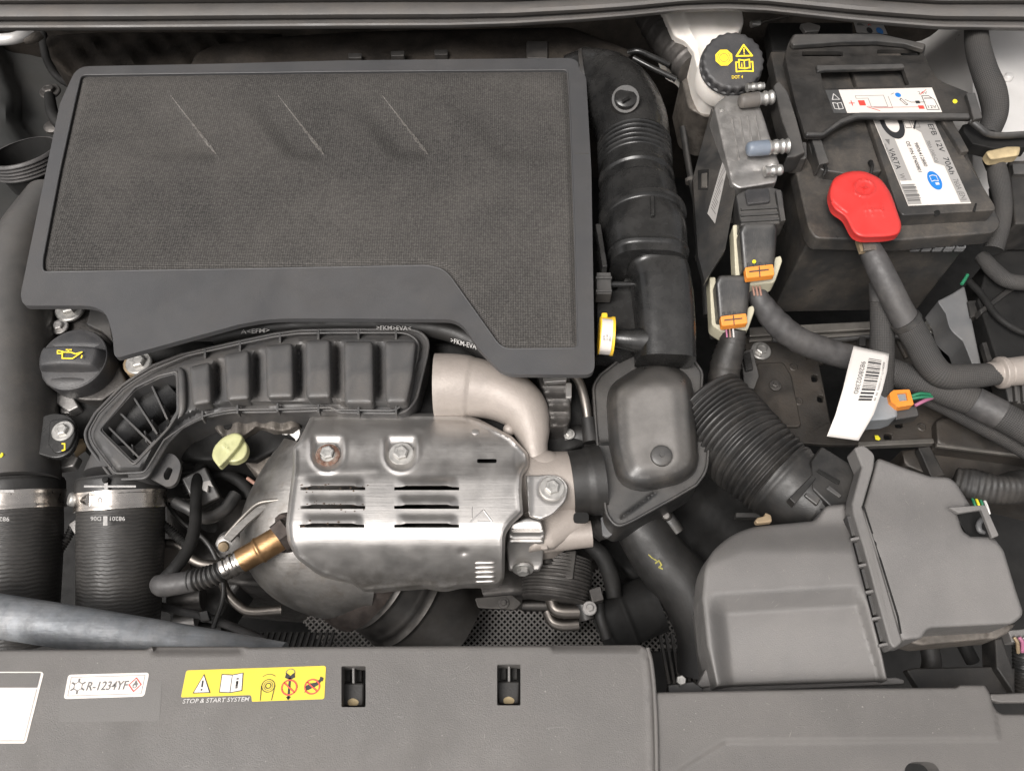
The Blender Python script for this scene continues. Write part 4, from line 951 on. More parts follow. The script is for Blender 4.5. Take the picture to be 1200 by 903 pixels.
pr.stroke([(12, 3), (18, 3)], 1.6, 'ink_yellow'); pr.stroke([(15, 3), (15, 6)], 1.6, 'ink_yellow'); pr.stroke([(32, 10), (32, 13)], 1.6, 'ink_yellow'); pr.done()

hd = thing('cylinder_head', 'dirty alloy cylinder head casting with bolts around the oil cap', 'cylinder head', P(200, 470, -200))
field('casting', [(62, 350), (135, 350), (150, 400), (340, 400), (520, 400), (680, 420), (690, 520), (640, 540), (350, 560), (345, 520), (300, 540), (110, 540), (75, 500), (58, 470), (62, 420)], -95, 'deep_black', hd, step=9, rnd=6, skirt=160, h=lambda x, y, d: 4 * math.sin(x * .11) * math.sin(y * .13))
field('cover_ledge', [(66, 352), (118, 352), (132, 385), (132, 410), (150, 450), (120, 470), (100, 470), (66, 462), (64, 440), (66, 400)], -78, 'dark_alloy', hd, step=6, rnd=4, skirt=20)
slab('rubber_strip', [(106, 357), (128, 362), (133, 402), (118, 388), (100, 380)], -62, 12, 'satin_black', hd, bevel=3)
bolt(81, 361, -66, 10, hd); bolt(69, 382, -68, 6, hd, 'alloy')
lathe('boss', [(0, 2), (16, 2), (18, 0), (18, -20)], P(161, 425, -66), Z, 'brass_tan', hd, seg=28)
bolt(162, 424, -60, 9, hd)
field('flange_edge', [(225, 486), (345, 484), (352, 500), (330, 506), (300, 500), (285, 512, 5), (262, 512, 5), (250, 500), (225, 504)], -82, 'dirty_cast', hd, step=4, rnd=3, skirt=40, h=lambda x, y, d: 3 * math.sin(x * .3))
field('port_face', [(255, 500), (345, 495), (345, 560), (318, 548), (306, 560), (290, 545), (262, 520)], -105, 'dirty_cast', hd, step=6, rnd=4, skirt=60)
lathe('blank_plug', [(0, 3), (13, 3), (15, 1), (15, -5)], P(340, 508, -97), Vector((0, -.3, 1)), 'alloy', hd, seg=24)
slab('lug', [(58, 455), (84, 462), (92, 476), (80, 482), (62, 470)], -80, 16, 'alloy', hd, bevel=2)
slab('lug', [(70, 470), (84, 472), (84, 484), (70, 484)], -88, 20, 'alloy', hd, bevel=2)
tube('stud', [(100, 520, -95, 7), (85, 526, -92, 11)], 'brass_tan', hd, n=6, seg=16)
slab('lug', [(58, 540), (75, 528), (92, 534), (86, 546), (66, 550), (60, 556)], -100, 14, 'alloy', hd, bevel=2.5)

mb = thing('pipe_bracket', 'black bracket with large silver bolt between charge pipe and duct', 'bracket', P(72, 510, -110))
slab('plate', [(40, 490), (62, 483, 6), (84, 486, 12), (93, 505, 10), (84, 530, 10), (66, 538, 10), (38, 530)], -58, 8, 'gloss_black', mb, bevel=2)
slab('raised_rim', [(58, 492, 5), (82, 489, 9), (90, 505, 8), (81, 526, 8), (64, 532, 6), (56, 520)], -54, 6, 'gloss_black', mb, bevel=1.8)
bolt(73, 504, -52, 7.6, mb)
pr = Print(mb, [(70, 518), (79, 518), (79, 530), (70, 530)], -54, 9, 12, lift=.4); pr.stroke([(3, 2), (6, 2), (6, 9), (3, 10)], 1.6, 'ink_yellow'); pr.done()

ds = thing('oil_dipstick', 'pale yellow green plastic oil dipstick handle', 'dipstick', P(270, 530, -140))
field('handle', [(248, 536, 5), (250, 524, 6), (262, 511, 8), (277, 506, 6), (286, 511, 5), (280, 523, 4), (268, 537, 5), (257, 548, 4)], -58, 'lime_plastic', ds, step=2.2, rnd=3, skirt=9, h=lambda x, y, d: 1.5 * math.exp(-(segd(x, y, 264, 526, 272, 519) / 1.2) ** 2) + 1.2 * math.exp(-(segd(x, y, 262, 521, 268, 527) / 1.1) ** 2) - 1.5 * sstep(6, 12, d))
field('grip_flap', [(279, 514, 4), (289, 517, 5), (291, 527, 5), (287, 537, 5), (276, 542, 4), (265, 541, 3), (270, 528)], -66, 'lime_plastic', ds, step=2.2, rnd=3, skirt=8)
tube('shaft', [(268, 520, -75, 8), (272, 512, -110, 7), (276, 500, -150, 7)], 'deep_black', ds, n=10, seg=14)
lathe('collar', [(0, 4), (8, 4), (9, 0), (9, -14)], P(268, 497, -86), Z, 'deep_black', ds, seg=20)

# ------------------------------------------------------------------ exhaust side
cat_ = thing('catalytic_converter', 'dull grey steel catalytic converter bulging out below heat shield', 'catalytic converter', P(400, 640, -330))
def ellipsoid(name, c, rx, ry, rz, m, parent, nu=56, nv=30):
    V = []; F = []
    for j in range(nv + 1):
        ph = math.pi * j / nv
        for i in range(nu):
            a = 2 * math.pi * i / nu; V.append(c + Vector((rx * math.sin(ph) * math.cos(a), ry * math.sin(ph) * math.sin(a), rz * math.cos(ph))) / 1000)
    for j in range(nv):
        for i in range(nu): F.append((j * nu + i, j * nu + (i + 1) % nu, (j + 1) * nu + (i + 1) % nu, (j + 1) * nu + i))
    return mk(name, V, F, m, parent, sharp=80)
lathe('sensor_boss', [(14, 4), (21, 3), (23, 0), (24, -10)], P(333, 624, -74), Vector((-.55, -.35, .75)), 'burnt_hex', cat_, seg=28)
tube('elbow', [(392, 545, -130, 66), (368, 590, -140, 72), (362, 626, -152, 76), (392, 650, -168, 72), (440, 655, -180, 66)], 'dull_steel', cat_, n=40, seg=48)
tube('body', [(420, 662, -190, 62), (470, 690, -240, 66), (520, 720, -290, 68)], 'dark_steel', cat_, n=40, seg=44, rf=lambda s, r, a: r + 3 * math.exp(-((s - 30) / 2.5) ** 2) + 2 * math.exp(-((s - 62) / 2) ** 2) + 3 * math.exp(-((s - 78) / 2.5) ** 2))
tube('weld_ring', [(415, 668, -188, 63), (424, 674, -196, 64.5), (432, 679, -204, 64)], 'burnt_hex', cat_, n=10, seg=44)
field('seam_flange', [(262, 630), (284, 604), (302, 588), (346, 581), (346, 590), (310, 596), (290, 613), (270, 634)], -74, 'dull_steel', cat_, step=4, skirt=4)
tube('seam', [(264, 628, -78, 2.2), (284, 606, -74, 2.4), (302, 590, -72, 2.4), (322, 586, -70, 2.2), (344, 583, -68, 2.0)], 'rail_metal', cat_, n=30, seg=8)

hsd = thing('heat_shield', 'bright pressed steel exhaust heat shield with louvred slots', 'heat shield', P(465, 600, -220))
HO = [(365, 486, 4), (400, 484), (540, 484, 8), (562, 491), (600, 511), (619, 531, 5), (620, 545, 4), (612, 556, 3), (611, 575), (613, 600), (600, 612, 6), (592, 624, 6), (591, 676, 5), (584, 687, 5), (541, 687, 6), (520, 692, 8), (500, 688), (470, 690), (426, 694, 4), (412, 684, 3), (396, 680), (372, 672, 8), (346, 652, 6), (337, 634, 4), (335, 614), (339, 580), (343, 550), (343, 524, 4), (350, 516)]
SL = [(352, 428, 572), (352, 428, 594), (351, 427, 616), (462, 538, 572), (462, 538, 594), (462, 538, 616)]
HP = [(484, -78), (495, -62), (506, -54), (515, -49), (545, -44), (556, -39), (590, -37), (618, -37), (632, -42), (648, -56), (665, -78), (680, -104), (694, -136)]
HPs = np.array(HP)
def hz(y):
    return float(np.mean([np.interp(y + k, HPs[:, 0], HPs[:, 1]) for k in (-9, -6, -3, 0, 3, 6, 9)]))
def hs_h(x, y, d):
    h = 0
    for bx in (384, 470):
        r = math.hypot(x - bx, y - 532) if y > 532 else abs(x - bx)
        if y > 508: h += (-5.5 * (1 - sstep(13, 19, r)) + 2.2 * math.exp(-((r - 20.5) / 2.5) ** 2)) * sstep(508, 520, y)
    for a, b, yy in SL:
        f = sstep(a, a + 12, x) * (1 - sstep(b - 12, b, x))
        h += 5.0 * f * sstep(yy - 15, yy - 5, y) * (1 - sstep(yy - 2.0, yy - 1.0, y))
    h -= 3 * math.exp(-(math.hypot((x - 543) / 1.6, y - 647) / 3) ** 2)
    h -= 12 * sstep(0, 1, (x - 600) / 20) * (1 - sstep(540, 560, y)) - 0
    h += 2.5 * math.exp(-((d - 3.5) / 2) ** 2)
    h += .25 * math.sin(x * .07 + y * .05) + .9 * math.exp(-(segd(x, y, 345, 556, 440, 549) / 4) ** 2)
    h += (.5 * math.sin(x * .23 + y * .31) + .5 * math.sin(x * .41 - y * .19)) * sstep(645, 670, y) * .5
    return h
field('shell', HO, lambda x, y: hz(y), 'shield_steel', hsd, h=hs_h, step=2.2, rnd=3.5, skirt=7, holes=[[(a, yy - 1.6), (a + 8, yy - 1.9), (a + 14, yy - 3.4), (b - 14, yy - 3.4), (b - 8, yy - 1.9), (b, yy - 1.6), (b, yy + 2), (a, yy + 2)] for a, b, yy in SL] + [rect(559, 537.4, 582, 542.2, 2)], hskirt=.6)
def on_shell(x, y): return hz(y) + hs_h(x, y, 40)
for k in range(5): tube('pressed_ridge', [(557 + k * .4, 659.5 + k * 5.4, on_shell(557, 659.5 + k * 5.4) - 1.4, .8), (559, 659.4 + k * 5.4, on_shell(559, 659.5 + k * 5.4), 1.5), (577, 659 + k * 5.4, on_shell(577, 659 + k * 5.4), 1.5), (579.5, 658.8 + k * 5.4, on_shell(579, 659 + k * 5.4) - 1.4, .8)], 'shield_steel', hsd, n=12, seg=10)
for q in (((553, 594), (553, 607)), ((551, 612), (567, 597)), ((560, 611), (576, 611)), ((567, 598), (577, 611))): tube('pressed_mark', [(*q[0], on_shell(*q[0]) - .6, 1.2), (*q[1], on_shell(*q[1]) - .6, 1.2)], 'shield_steel', hsd, n=4, seg=8)
bolt(384, 531, -49, 8.5, hsd, 'bolt_zinc'); bolt(470, 531, -49, 9, hsd)
lathe('rust_ring', [(9, 1.6), (13, 1.4), (14.5, .2), (14.5, -1)], P(384, 533, -48.4), Z, 'rust', hsd, seg=28)
lathe('rivet', [(0, 2.2), (4, 1.5), (5.5, -1)], P(557, 506, -54), Vector((0, .2, 1)), 'shield_steel', hsd, seg=18)
field('side_tab', [(616, 557, 2), (654, 556, 8), (666, 568, 6), (663, 586, 6), (648, 602, 6), (634, 608, 3), (620, 604, 4)], -52, 'shield_steel', hsd, step=2.5, rnd=1.5, skirt=4, h=lambda x, y, d: 5 * math.exp(-((x - 619) / 3) ** 2) - 2.5 * (1 - sstep(14, 18, math.hypot(x - 647, y - 572))))
bolt(647, 571, -52, 9, hsd)
field('ribbed_side', [(598, 614, 6), (618, 605, 6), (634, 610), (638, 625), (636, 660), (632, 668, 3), (596, 667, 3), (594, 640)], lambda x, y: -68 - sstep(610, 670, y) * 60, 'shield_steel', hsd, step=2.2, rnd=2, skirt=6, h=lambda x, y, d: 1.6 * math.sin(y * 1.15) * sstep(616, 622, y) * (1 - sstep(636, 640, y)))
bolt(613, 668, -128, 7.5, hsd, 'bolt_zinc', Vector((0, -1, .25)))
bolt(400, 683, -128, 6, hsd, 'bolt_zinc', Vector((0, -1, .3)))

rg_ = random.Random(11); GV = []; GF = []
for k in range(80):
    a, b, yy = SL[k % 3]
    gx_, gy_ = rg_.uniform(a - 4, b + 3), yy + rg_.choice((-1, 1, -1)) * abs(rg_.gauss(3.2, 2.2))
    o = len(GV); r_ = abs(rg_.gauss(.35, .3)) + .2; n_ = rg_.randint(4, 6)
    for i in range(n_):
        t_ = 6.2832 * i / n_; q_ = r_ * rg_.uniform(.5, 1.4); xx, yy2 = gx_ + q_ * 1.5 * math.cos(t_), gy_ + q_ * math.sin(t_)
        GV.append(P(xx, yy2, on_shell(xx, yy2) + .35))
    GF.append(tuple(range(o, o + n_)))
mk('grime_specks', GV, GF, 'grime', hsd, flat=True, kind='stuff')

ls = thing('lambda_sensor', 'bronze oxygen sensor screwed into the catalytic converter', 'oxygen sensor', P(290, 650, -160))
A = Vector(P(333, 626, -86)); B = Vector(P(186, 690, -122)); adir = (P(258, 667, -104) - P(330, 630, -86)).normalized()
tube('hex_base', [(338, 622, -62, 20), (326, 631, -62, 19)], 'burnt_hex', ls, n=6, seg=6, sharp=25)
tube('thread', [(344, 616, -68, 15), (334, 625, -64, 16)], 'burnt_hex', ls, n=10, seg=18, rf=lambda s, r, a: r + 1.2 * math.sin(s * 2.4))
tube('brass_body', [(328, 630, -62, 15), (305, 644, -64, 15.2), (282, 657, -67, 15)], 'bronze', ls, n=40, seg=32, rf=lambda s, r, a: r + 1.3 * math.exp(-((s - 26) / 2) ** 2) - .8 * (1 if s > 26 else 0) + 1.1 * math.exp(-((s - 53) / 2) ** 2))
tube('crimp', [(284, 656, -67, 13), (262, 667, -70, 12.5)], 'clamp_steel', ls, n=30, seg=28, rf=lambda s, r, a: r + 1.1 * (1 if (s % 9) < 5 else -.2))
tube('coil_sleeve', [(268, 664, -70, 10.5), (246, 675, -74, 12), (222, 680, -78, 12)], 'satin_black', ls, n=90, seg=26, rf=lambda s, r, a: r + 1.5 * math.sin(s * 6.2832 / 5.6))
tube('boot', [(228, 680, -78, 12.5), (205, 684, -80, 13), (190, 685, -82, 13.5), (182, 682, -84, 9)], 'tape', ls, n=24, seg=26)
tube('cable', [(190, 680, -80, 7), (206, 664, -80, 7.5), (222, 640, -86, 7.5), (229, 610, -94, 7), (230, 572, -104, 6.5), (238, 535, -116, 6.5), (248, 500, -125, 6.5)], 'deep_black', ls, n=44, seg=16, rf=lambda s, r, a: r + .3 * math.sin(s * .8 + a))

# ------------------------------------------------------------------ turbo intake casting
ti = thing('turbo_inlet', 'sandy beige cast turbo inlet elbow and compressor housing', 'turbo inlet', P(600, 540, -180))
def elb(s, r, a): return r + 1.4 * (1 - sstep(42, 45, s))
tube('elbow', [(510, 452, -66, 37), (532, 452, -66, 36.5), (556, 454, -66, 35), (580, 459, -66, 33), (600, 468, -66, 31), (615, 482, -68, 28), (623, 503, -72, 22), (626, 524, -76, 16), (630, 545, -82, 15)], 'cream_cast', ti, n=70, seg=44, rf=elb, caps=False)
tube('bore', [(511, 452, -66, 32), (540, 452, -66, 32)], 'deep_black', ti, n=4, seg=30)
tube('housing', [(600, 566, -98, 36), (640, 566, -98, 37), (684, 565, -98, 37)], 'cream_cast', ti, n=26, seg=44, rf=lambda s, r, a: r - 2 * sstep(78, 84, s))
tube('outlet', [(612, 632, -118, 20), (650, 629, -114, 17), (693, 625, -112, 15.5)], 'cream_cast', ti, n=24, seg=28)
ellipsoid('knuckle', P(638, 548, -80), 27, 22, 19, 'cream_cast', ti, 32, 18)
field('web', [(585, 530), (600, 514), (622, 520), (650, 560), (690, 590), (690, 616), (650, 642), (620, 646), (612, 600)], -96, 'cream_cast', ti, step=4, rnd=8, skirt=40, h=lambda x, y, d: 6 * sstep(0, 20, d))
for x, y, r in ((597, 503, 8), (614, 512, 9)): ellipsoid('boss', P(x, y, -72), r, r, r, 'cream_cast', ti, 20, 12)
slab('flat', [(634, 636), (642, 635), (642, 643), (634, 643)], -96, 6, 'cream_cast', ti, bevel=1)
slab('slot', rect(672, 600, 690, 612, 5), -74, 3, 'deep_black', ti, bevel=0)

ac = thing('actuator', 'ribbed grey cast actuator tucked under the cover corner', 'actuator', P(655, 470, -120))
field('casting', [(630, 442), (668, 440, 3), (669, 490), (664, 502, 4), (645, 502), (640, 470)], -62, 'dark_alloy', ac, step=3, rnd=4, skirt=60, h=lambda x, y, d: 3 * math.sin(y * .42))
slab('lug', rect(663, 448, 670, 466, 2), -56, 18, 'alloy', ac, bevel=1)
slab('lug', [(636, 441), (664, 439), (664, 446), (638, 448)], -55, 10, 'alloy', ac, bevel=1)
th = thing('breather_pipe', 'thin bronze metal breather pipe beside the resonator box', 'pipe', P(685, 470, -120))
tube('pipe', [(668, 436, -66, 5), (678, 446, -66, 5.5), (685, 468, -70, 5.5), (690, 500, -80, 5.5)], 'pipe_steel', th, n=24, seg=14)
tube('hose_end', [(689, 490, -78, 8), (693, 518, -84, 10)], 'rubber', th, n=8, seg=16)
wp = thing('water_elbow', 'black rubber water elbow with small clamp near turbo inlet', 'hose', P(670, 515, -150))
tube('elbow', [(640, 520, -120, 15), (660, 515, -112, 16), (680, 512, -106, 15), (698, 514, -106, 13)], 'rubber', wp, n=26, seg=22)
tube('clamp_band', [(662, 514, -110, 17.5), (669, 513, -109, 17.5)], 'dark_alloy', wp, n=4, seg=24)
bolt(667, 508, -86, 4, wp, 'bolt_zinc')

# ------------------------------------------------------------------ galvanised strut tube in the lower left
gt = thing('cross_tube', 'weathered blue grey metal tube slanting across the lower left', 'tube', P(120, 740, -110))
tube('tube_wall', [(-60, 712, -50, 25), (60, 731, -52, 25), (180, 750, -54, 24), (330, 776, -58, 23)], 'galv_tube', gt, n=30, seg=36)

# ================================================================== FRONT PANEL
sp = thing('front_panel', 'broad grey plastic front panel cover across the bottom', 'panel', P(500, 830, -60))
SO = [(-40, 761), (172, 760), (178, 757), (286, 757), (292, 758), (450, 757), (640, 756), (752, 755, 8), (761, 762, 6), (766, 806), (770, 960), (-40, 960)]
H1 = rect(400, 780, 428.5, 828, 2); H2 = rect(582.5, 778, 610, 826, 2)
H3 = [(1058, 950), (1060, 898, 7), (1068, 892, 5), (1092, 892, 6), (1101, 900, 6), (1103, 950)]
def sp_h(x, y, d):
    h = 1.6 * math.exp(-((d - 5) / 2.2) ** 2) * (x > 700) * (y > 770)
    h -= 5 * (1 - sstep(762, 764.5, y)) * sstep(179, 181, x) * (1 - sstep(283, 285, x))
    h -= 5 * (1 - sstep(758, 761, y)) * sstep(645, 648, x) * (1 - sstep(748, 751, x))
    return h
field('panel', SO, 20, 'slam_plastic', sp, h=sp_h, step=4, rnd=3.2, skirt=45, holes=[H1, H2], hskirt=22)
SR = [(764, 812), (772, 810.5), (1000, 806), (1120, 805), (1125, 802), (1154, 802, 3), (1160, 812, 4), (1164, 828, 8), (1172, 836, 5), (1260, 836), (1260, 960), (764, 960)]
def sr_h(x, y, d):
    l = min(segd(x, y, 770, 918, 850, 868.5), segd(x, y, 850, 868.5, 1171, 866), segd(x, y, 1163, 820, 1171, 866))
    up_ = (y < 868.5 - (x - 850) * .0078) if x > 850 else (y < 868.5 + (850 - x) * .62)
    sd_ = l if (up_ and x < 1172 + (y - 866) * .15) else -l
    return 2.6 * sstep(-2.5, 2.5, sd_)
field('panel_extension', SR, 13, 'slam_plastic', sp, h=sr_h, step=3, rnd=3, skirt=40, holes=[H3], hskirt=22)
tube('seam_rib', [(759, 759, 18, 2.4), (763, 775, 19, 2.6), (766.5, 806, 19, 2.6), (769, 860, 19, 2.6), (770, 940, 19, 2.6)], 'slam_plastic', sp, n=24, seg=12)
for x0, y0 in ((400, 780), (582.5, 778)):
    c = slab('clip', [(x0 - 2, y0 + 19), (x0 + 27, y0 + 19), (x0 + 26, y0 + 47), (x0 + 1, y0 + 47)], 4, 12, 'dusty_black', sp, bevel=2.5)
    slab('clip_post', rect(x0 + 12.5, y0 - 1, x0 + 15.5, y0 + 20), 8, 14, 'filter_plastic', c, bevel=.6)
    for k in (4, 17): slab('clip_leg', rect(x0 + k, y0 + 3, x0 + k + 7, y0 + 19), -6, 10, 'dusty_black', c, bevel=1)
    slab('dirt_patch', [(x0 + 7, y0 + 40, 3), (x0 + 14, y0 + 37, 3), (x0 + 21, y0 + 41, 3), (x0 + 19, y0 + 46, 2), (x0 + 8, y0 + 46, 2)], 4.4, .5, 'tan_foam', c, bevel=0)
for x0, y0, x1, y1 in ((466, 839, 473, 839.4), (640, 853, 660, 851), (506, 872, 508, 880), (461, 885, 462, 893), (530, 796, 534, 794), (722, 880, 730, 881)):
    pr = Print(sp, [(x0, y0 - .5), (x1, y1 - .5), (x1, y1 + .4), (x0, y0 + .4)], 20, 1, 1, lift=.15); pr.rect(0, 0, 1, 1, 'filter_plastic', nm='scratch'); pr.done()

pr = Print(sp, [(72, 800), (190, 797), (187, 844), (68, 846)], 20, 1, 1, lift=.08); pr.rect(0, 0, 1, 1, 'slam_patch', nm='glossy_patch'); pr.done()
st1 = thing('information_label', 'plain white sticker cut off at the left edge', 'sticker', P(20, 830, 20))
slab('border', [(-40, 786.5), (49, 786.5, 2), (51, 789, 1), (31, 868, 2), (28, 870.5), (-40, 870.5)], 20.4, .4, 'sticker_white', st1, bevel=0)
pr = Print(st1, [(-40, 788), (49.5, 788), (29.5, 869), (-40, 869)], 20.5, 100, 82, lift=.2)
pr.rect(0, 0, 98.2, 18, 'slam_plastic'); pr.stroke([(0, 80.6), (97.5, 80.6), (98, 20)], .5, 'ink_grey', 1); pr.done()
st2 = thing('refrigerant_label', 'small white sticker with snowflake and flame reading R-1234YF', 'sticker', P(125, 802, 20))
Q2 = [(80, 790), (175, 787.5), (169, 815.5), (74.5, 818.5)]
slab('sticker', [(*p, 4) for p in Q2], 20.4, .4, 'sticker_white', st2, bevel=0)
pr = Print(st2, Q2, 20.4, 100, 30, lift=.15)
pr.stroke([(4.5, 3.5), (95.5, 3.5), (95.5, 26.5), (4.5, 26.5)], .45, 'ink_grey', 1, True)
for k in range(6):
    a = math.radians(30 + 60 * k); cx, cy = 15 + 6.2 * math.cos(a), 15 + 6.2 * math.sin(a); b_ = math.radians(90 + 60 * k)
    pr.stroke([(15 + 5.6 * math.cos(a), 15 + 5.6 * math.sin(a)), (15 + 5.6 * math.cos(b_), 15 + 5.6 * math.sin(b_))], .7, 'ink_grey')
    pr.stroke([(15 + 5.6 * math.cos(a), 15 + 5.6 * math.sin(a)), (15 + 9 * math.cos(a), 15 + 9 * math.sin(a))], 1.8, 'ink_grey', 3)
pr.text('R-1234YF', 25, 20.5, 15.5, 'ink_grey', 0, 51, slant=.12)
pr.stroke([(85.5, 6.5), (93, 15), (85.5, 23.5), (78, 15)], 1.1, 'ink_red', 2, True); pr.poly([(85.5, 9), (88.5, 14), (88, 18), (85.5, 19.5), (83, 18), (82.5, 15), (84.5, 13)], 'ink_grey', 2); pr.disc(85.7, 17, 1.4, 'sticker_white', 3); pr.done()
st3 = thing('stop_start_label', 'yellow sticker with warning symbols reading STOP & START SYSTEM', 'sticker', P(296, 802, 20))
Q3 = [(217.5, 785), (382, 779.5), (380, 818.5), (210.5, 824.5)]
def qm(u, v):
    a, b, c, d = Q3; return tuple((a[i] * (1 - u) + b[i] * u) * (1 - v) + (d[i] * (1 - u) + c[i] * u) * v for i in (0, 1))
slab('sticker', [(*qm(.005, 0), 3), (*qm(1, 0), 3), (*qm(1, 1), 3), (*qm(.5, 1), 1), (*qm(.49, .80), 3), (*qm(.0, .80), 2)], 20.4, .4, 'sticker_yellow', st3, bevel=0)
pr = Print(st3, Q3, 20.5, 168, 40, lift=.15)
pr.poly([(23, 5), (13, 28), (34, 28)], 'ink', 1); pr.poly([(23, 7), (14.6, 27), (32.2, 27)], 'sticker_white', 2); pr.rect(22, 13, 24, 21, 'ink', 3); pr.rect(22, 23, 24, 25, 'ink', 3)
pr.poly([(44, 6), (57, 7), (70, 5), (71, 27), (57, 29), (44, 28)], 'ink', 1); pr.poly([(45, 7), (56.6, 8), (56.4, 28), (45, 27)], 'sticker_white', 2); pr.poly([(57.4, 8), (69, 6), (70, 26), (57.4, 28)], 'sticker_white', 2); pr.text('i', 61, 24, 20, 'ink', 0, 4.5)
pr.ring(101, 22, 7.2, 8, 'ink'); pr.ring(101, 22, 2.6, 3.6, 'ink'); pr.ring(101, 22, 5.0, 5.6, 'ink_grey'); pr.stroke([(93, 22), (93.5, 39)], .9, 'ink'); pr.stroke([(109, 22), (106.5, 39)], .9, 'ink'); pr.ring(101, 20, 11.5, 12.1, 'ink', a0=230, a1=310)
pr.ring(126, 25, 8, 9.6, 'ink_red', 4); pr.stroke([(119.5, 19), (132.5, 31)], 1.6, 'ink_red', 4); pr.rect(124.7, 13, 127.3, 39, 'ink', 2); pr.poly([(121, 7), (126, 11), (131, 7), (132, 13), (128, 15), (124, 15), (120, 13)], 'ink', 2); pr.ring(126, 8, 5, 5.8, 'ink_grey', 2, a0=180, a1=360); pr.poly([(123, 36), (129, 36), (126, 40)], 'ink', 2)
pr.ring(153, 25, 7.8, 9.4, 'ink_red', 4); pr.stroke([(147, 19.5), (159, 30.5)], 1.6, 'ink_red', 4); pr.poly([(144, 25), (150, 21), (157, 20), (163, 15), (165, 17), (160, 23), (155, 26), (148, 29)], 'ink', 2); pr.stroke([(147, 27), (145, 31)], 1.4, 'ink'); pr.poly([(162, 13), (166, 15), (165, 19), (161, 18)], 'ink', 3)
pr.text('STOP & START SYSTEM', 3, 39.3, 7.2, 'ink_white', 0, 77, slant=.15); pr.done()

# ================================================================== RIGHT SIDE: wiring, tray, boxes
lb = thing('battery_cable', 'thick grey taped battery cable bending to a white grommet', 'cable', P(1060, 370, -150))
tube('cable', [(1017, 286, -18, 12), (1026, 305, -24, 14), (1038, 330, -36, 15), (1052, 358, -52, 15), (1064, 380, -66, 15.5)], 'tape', lb, n=34, seg=24)
tube('braid_sleeve', [(1062, 376, -64, 16), (1076, 400, -80, 16), (1090, 426, -94, 16), (1106, 440, -98, 15.5), (1132, 441, -98, 15), (1168, 438, -98, 13)], 'braid', lb, n=50, seg=26)
tube('tie', [(1060, 374, -62, 17.5), (1064, 379, -66, 17.5)], 'satin_black', lb, n=4, seg=24)
tube('grommet', [(1158, 438, -98, 13.5), (1200, 434, -98, 15)], 'cream_cast', lb, n=50, seg=30, rf=lambda s, r, a: r + 5.5 * sstep(12, 15, s) * (1 - sstep(21, 23, s)) + 2.5 * sstep(23, 26, s) - 1.2 * (1 - sstep(0, 2, s)))
l2 = thing('cable_branch', 'straight braided cable running down behind the barcode tag', 'cable', P(1034, 380, -150))
tube('taped_end', [(1031, 330, -56, 12), (1033, 352, -70, 13)], 'tape', l2, n=10, seg=22)
tube('braid_sleeve', [(1033, 350, -70, 13), (1034, 385, -92, 13.5), (1033, 430, -120, 14), (1032, 470, -135, 13)], 'braid', l2, n=30, seg=22)
l3 = thing('main_loom', 'long dark wiring loom from control unit plugs across the tray', 'loom', P(1000, 420, -200))
tube('taped_run', [(884, 338, -60, 10), (893, 356, -72, 13), (910, 378, -90, 15), (934, 397, -104, 15), (966, 410, -116, 15), (1000, 420, -126, 15)], 'tape', l3, n=50, seg=22, rf=lambda s, r, a: r + .35 * math.sin(s * .35 + 2 * a) + .25 * (1 if (s % 13) < 1.2 else 0))
tube('braid_run', [(996, 419, -126, 15), (1040, 434, -132, 16), (1085, 450, -126, 16), (1120, 463, -120, 17), (1145, 472, -118, 17)], 'braid', l3, n=40, seg=24)
tube('tape_band', [(1140, 470, -118, 18), (1172, 486, -118, 18)], 'tape', l3, n=12, seg=24)
tube('braid_run', [(1168, 484, -118, 17), (1195, 499, -118, 17), (1230, 520, -118, 17)], 'braid', l3, n=16, seg=24)
l4 = thing('lower_loom', 'braided wiring loom lying below the main loom at right', 'loom', P(1150, 500, -200))
tube('braid_run', [(1060, 452, -150, 12), (1105, 470, -150, 14), (1150, 494, -150, 14), (1190, 516, -150, 14), (1230, 540, -150, 14)], 'braid', l4, n=40, seg=22)
for k, (m_, dx) in enumerate((('wire_copper', -4), ('wire_copper', 0), ('wire_copper', 4))): tube('wire', [(886 + dx, 335, -44, 1.3), (888 + dx, 346, -54, 1.3)], m_, l3, n=4, seg=8)
lw = thing('lower_plug_loom', 'dark loom hanging from the lower control unit plug', 'loom', P(850, 410, -160))
tube('loom', [(862, 385, -78, 12), (857, 405, -95, 16), (850, 430, -115, 18), (846, 470, -140, 18)], 'dusty_black', lw, n=26, seg=20, rf=lambda s, r, a: r + .8 * math.sin(s * .9))
for k, (m_, dx) in enumerate((('wire_pink', -5), ('wire_copper', -1), ('ink_white', 3))): tube('wire', [(856 + dx, 385, -66, 1.1), (857 + dx, 395, -74, 1.1)], m_, lw, n=4, seg=8)

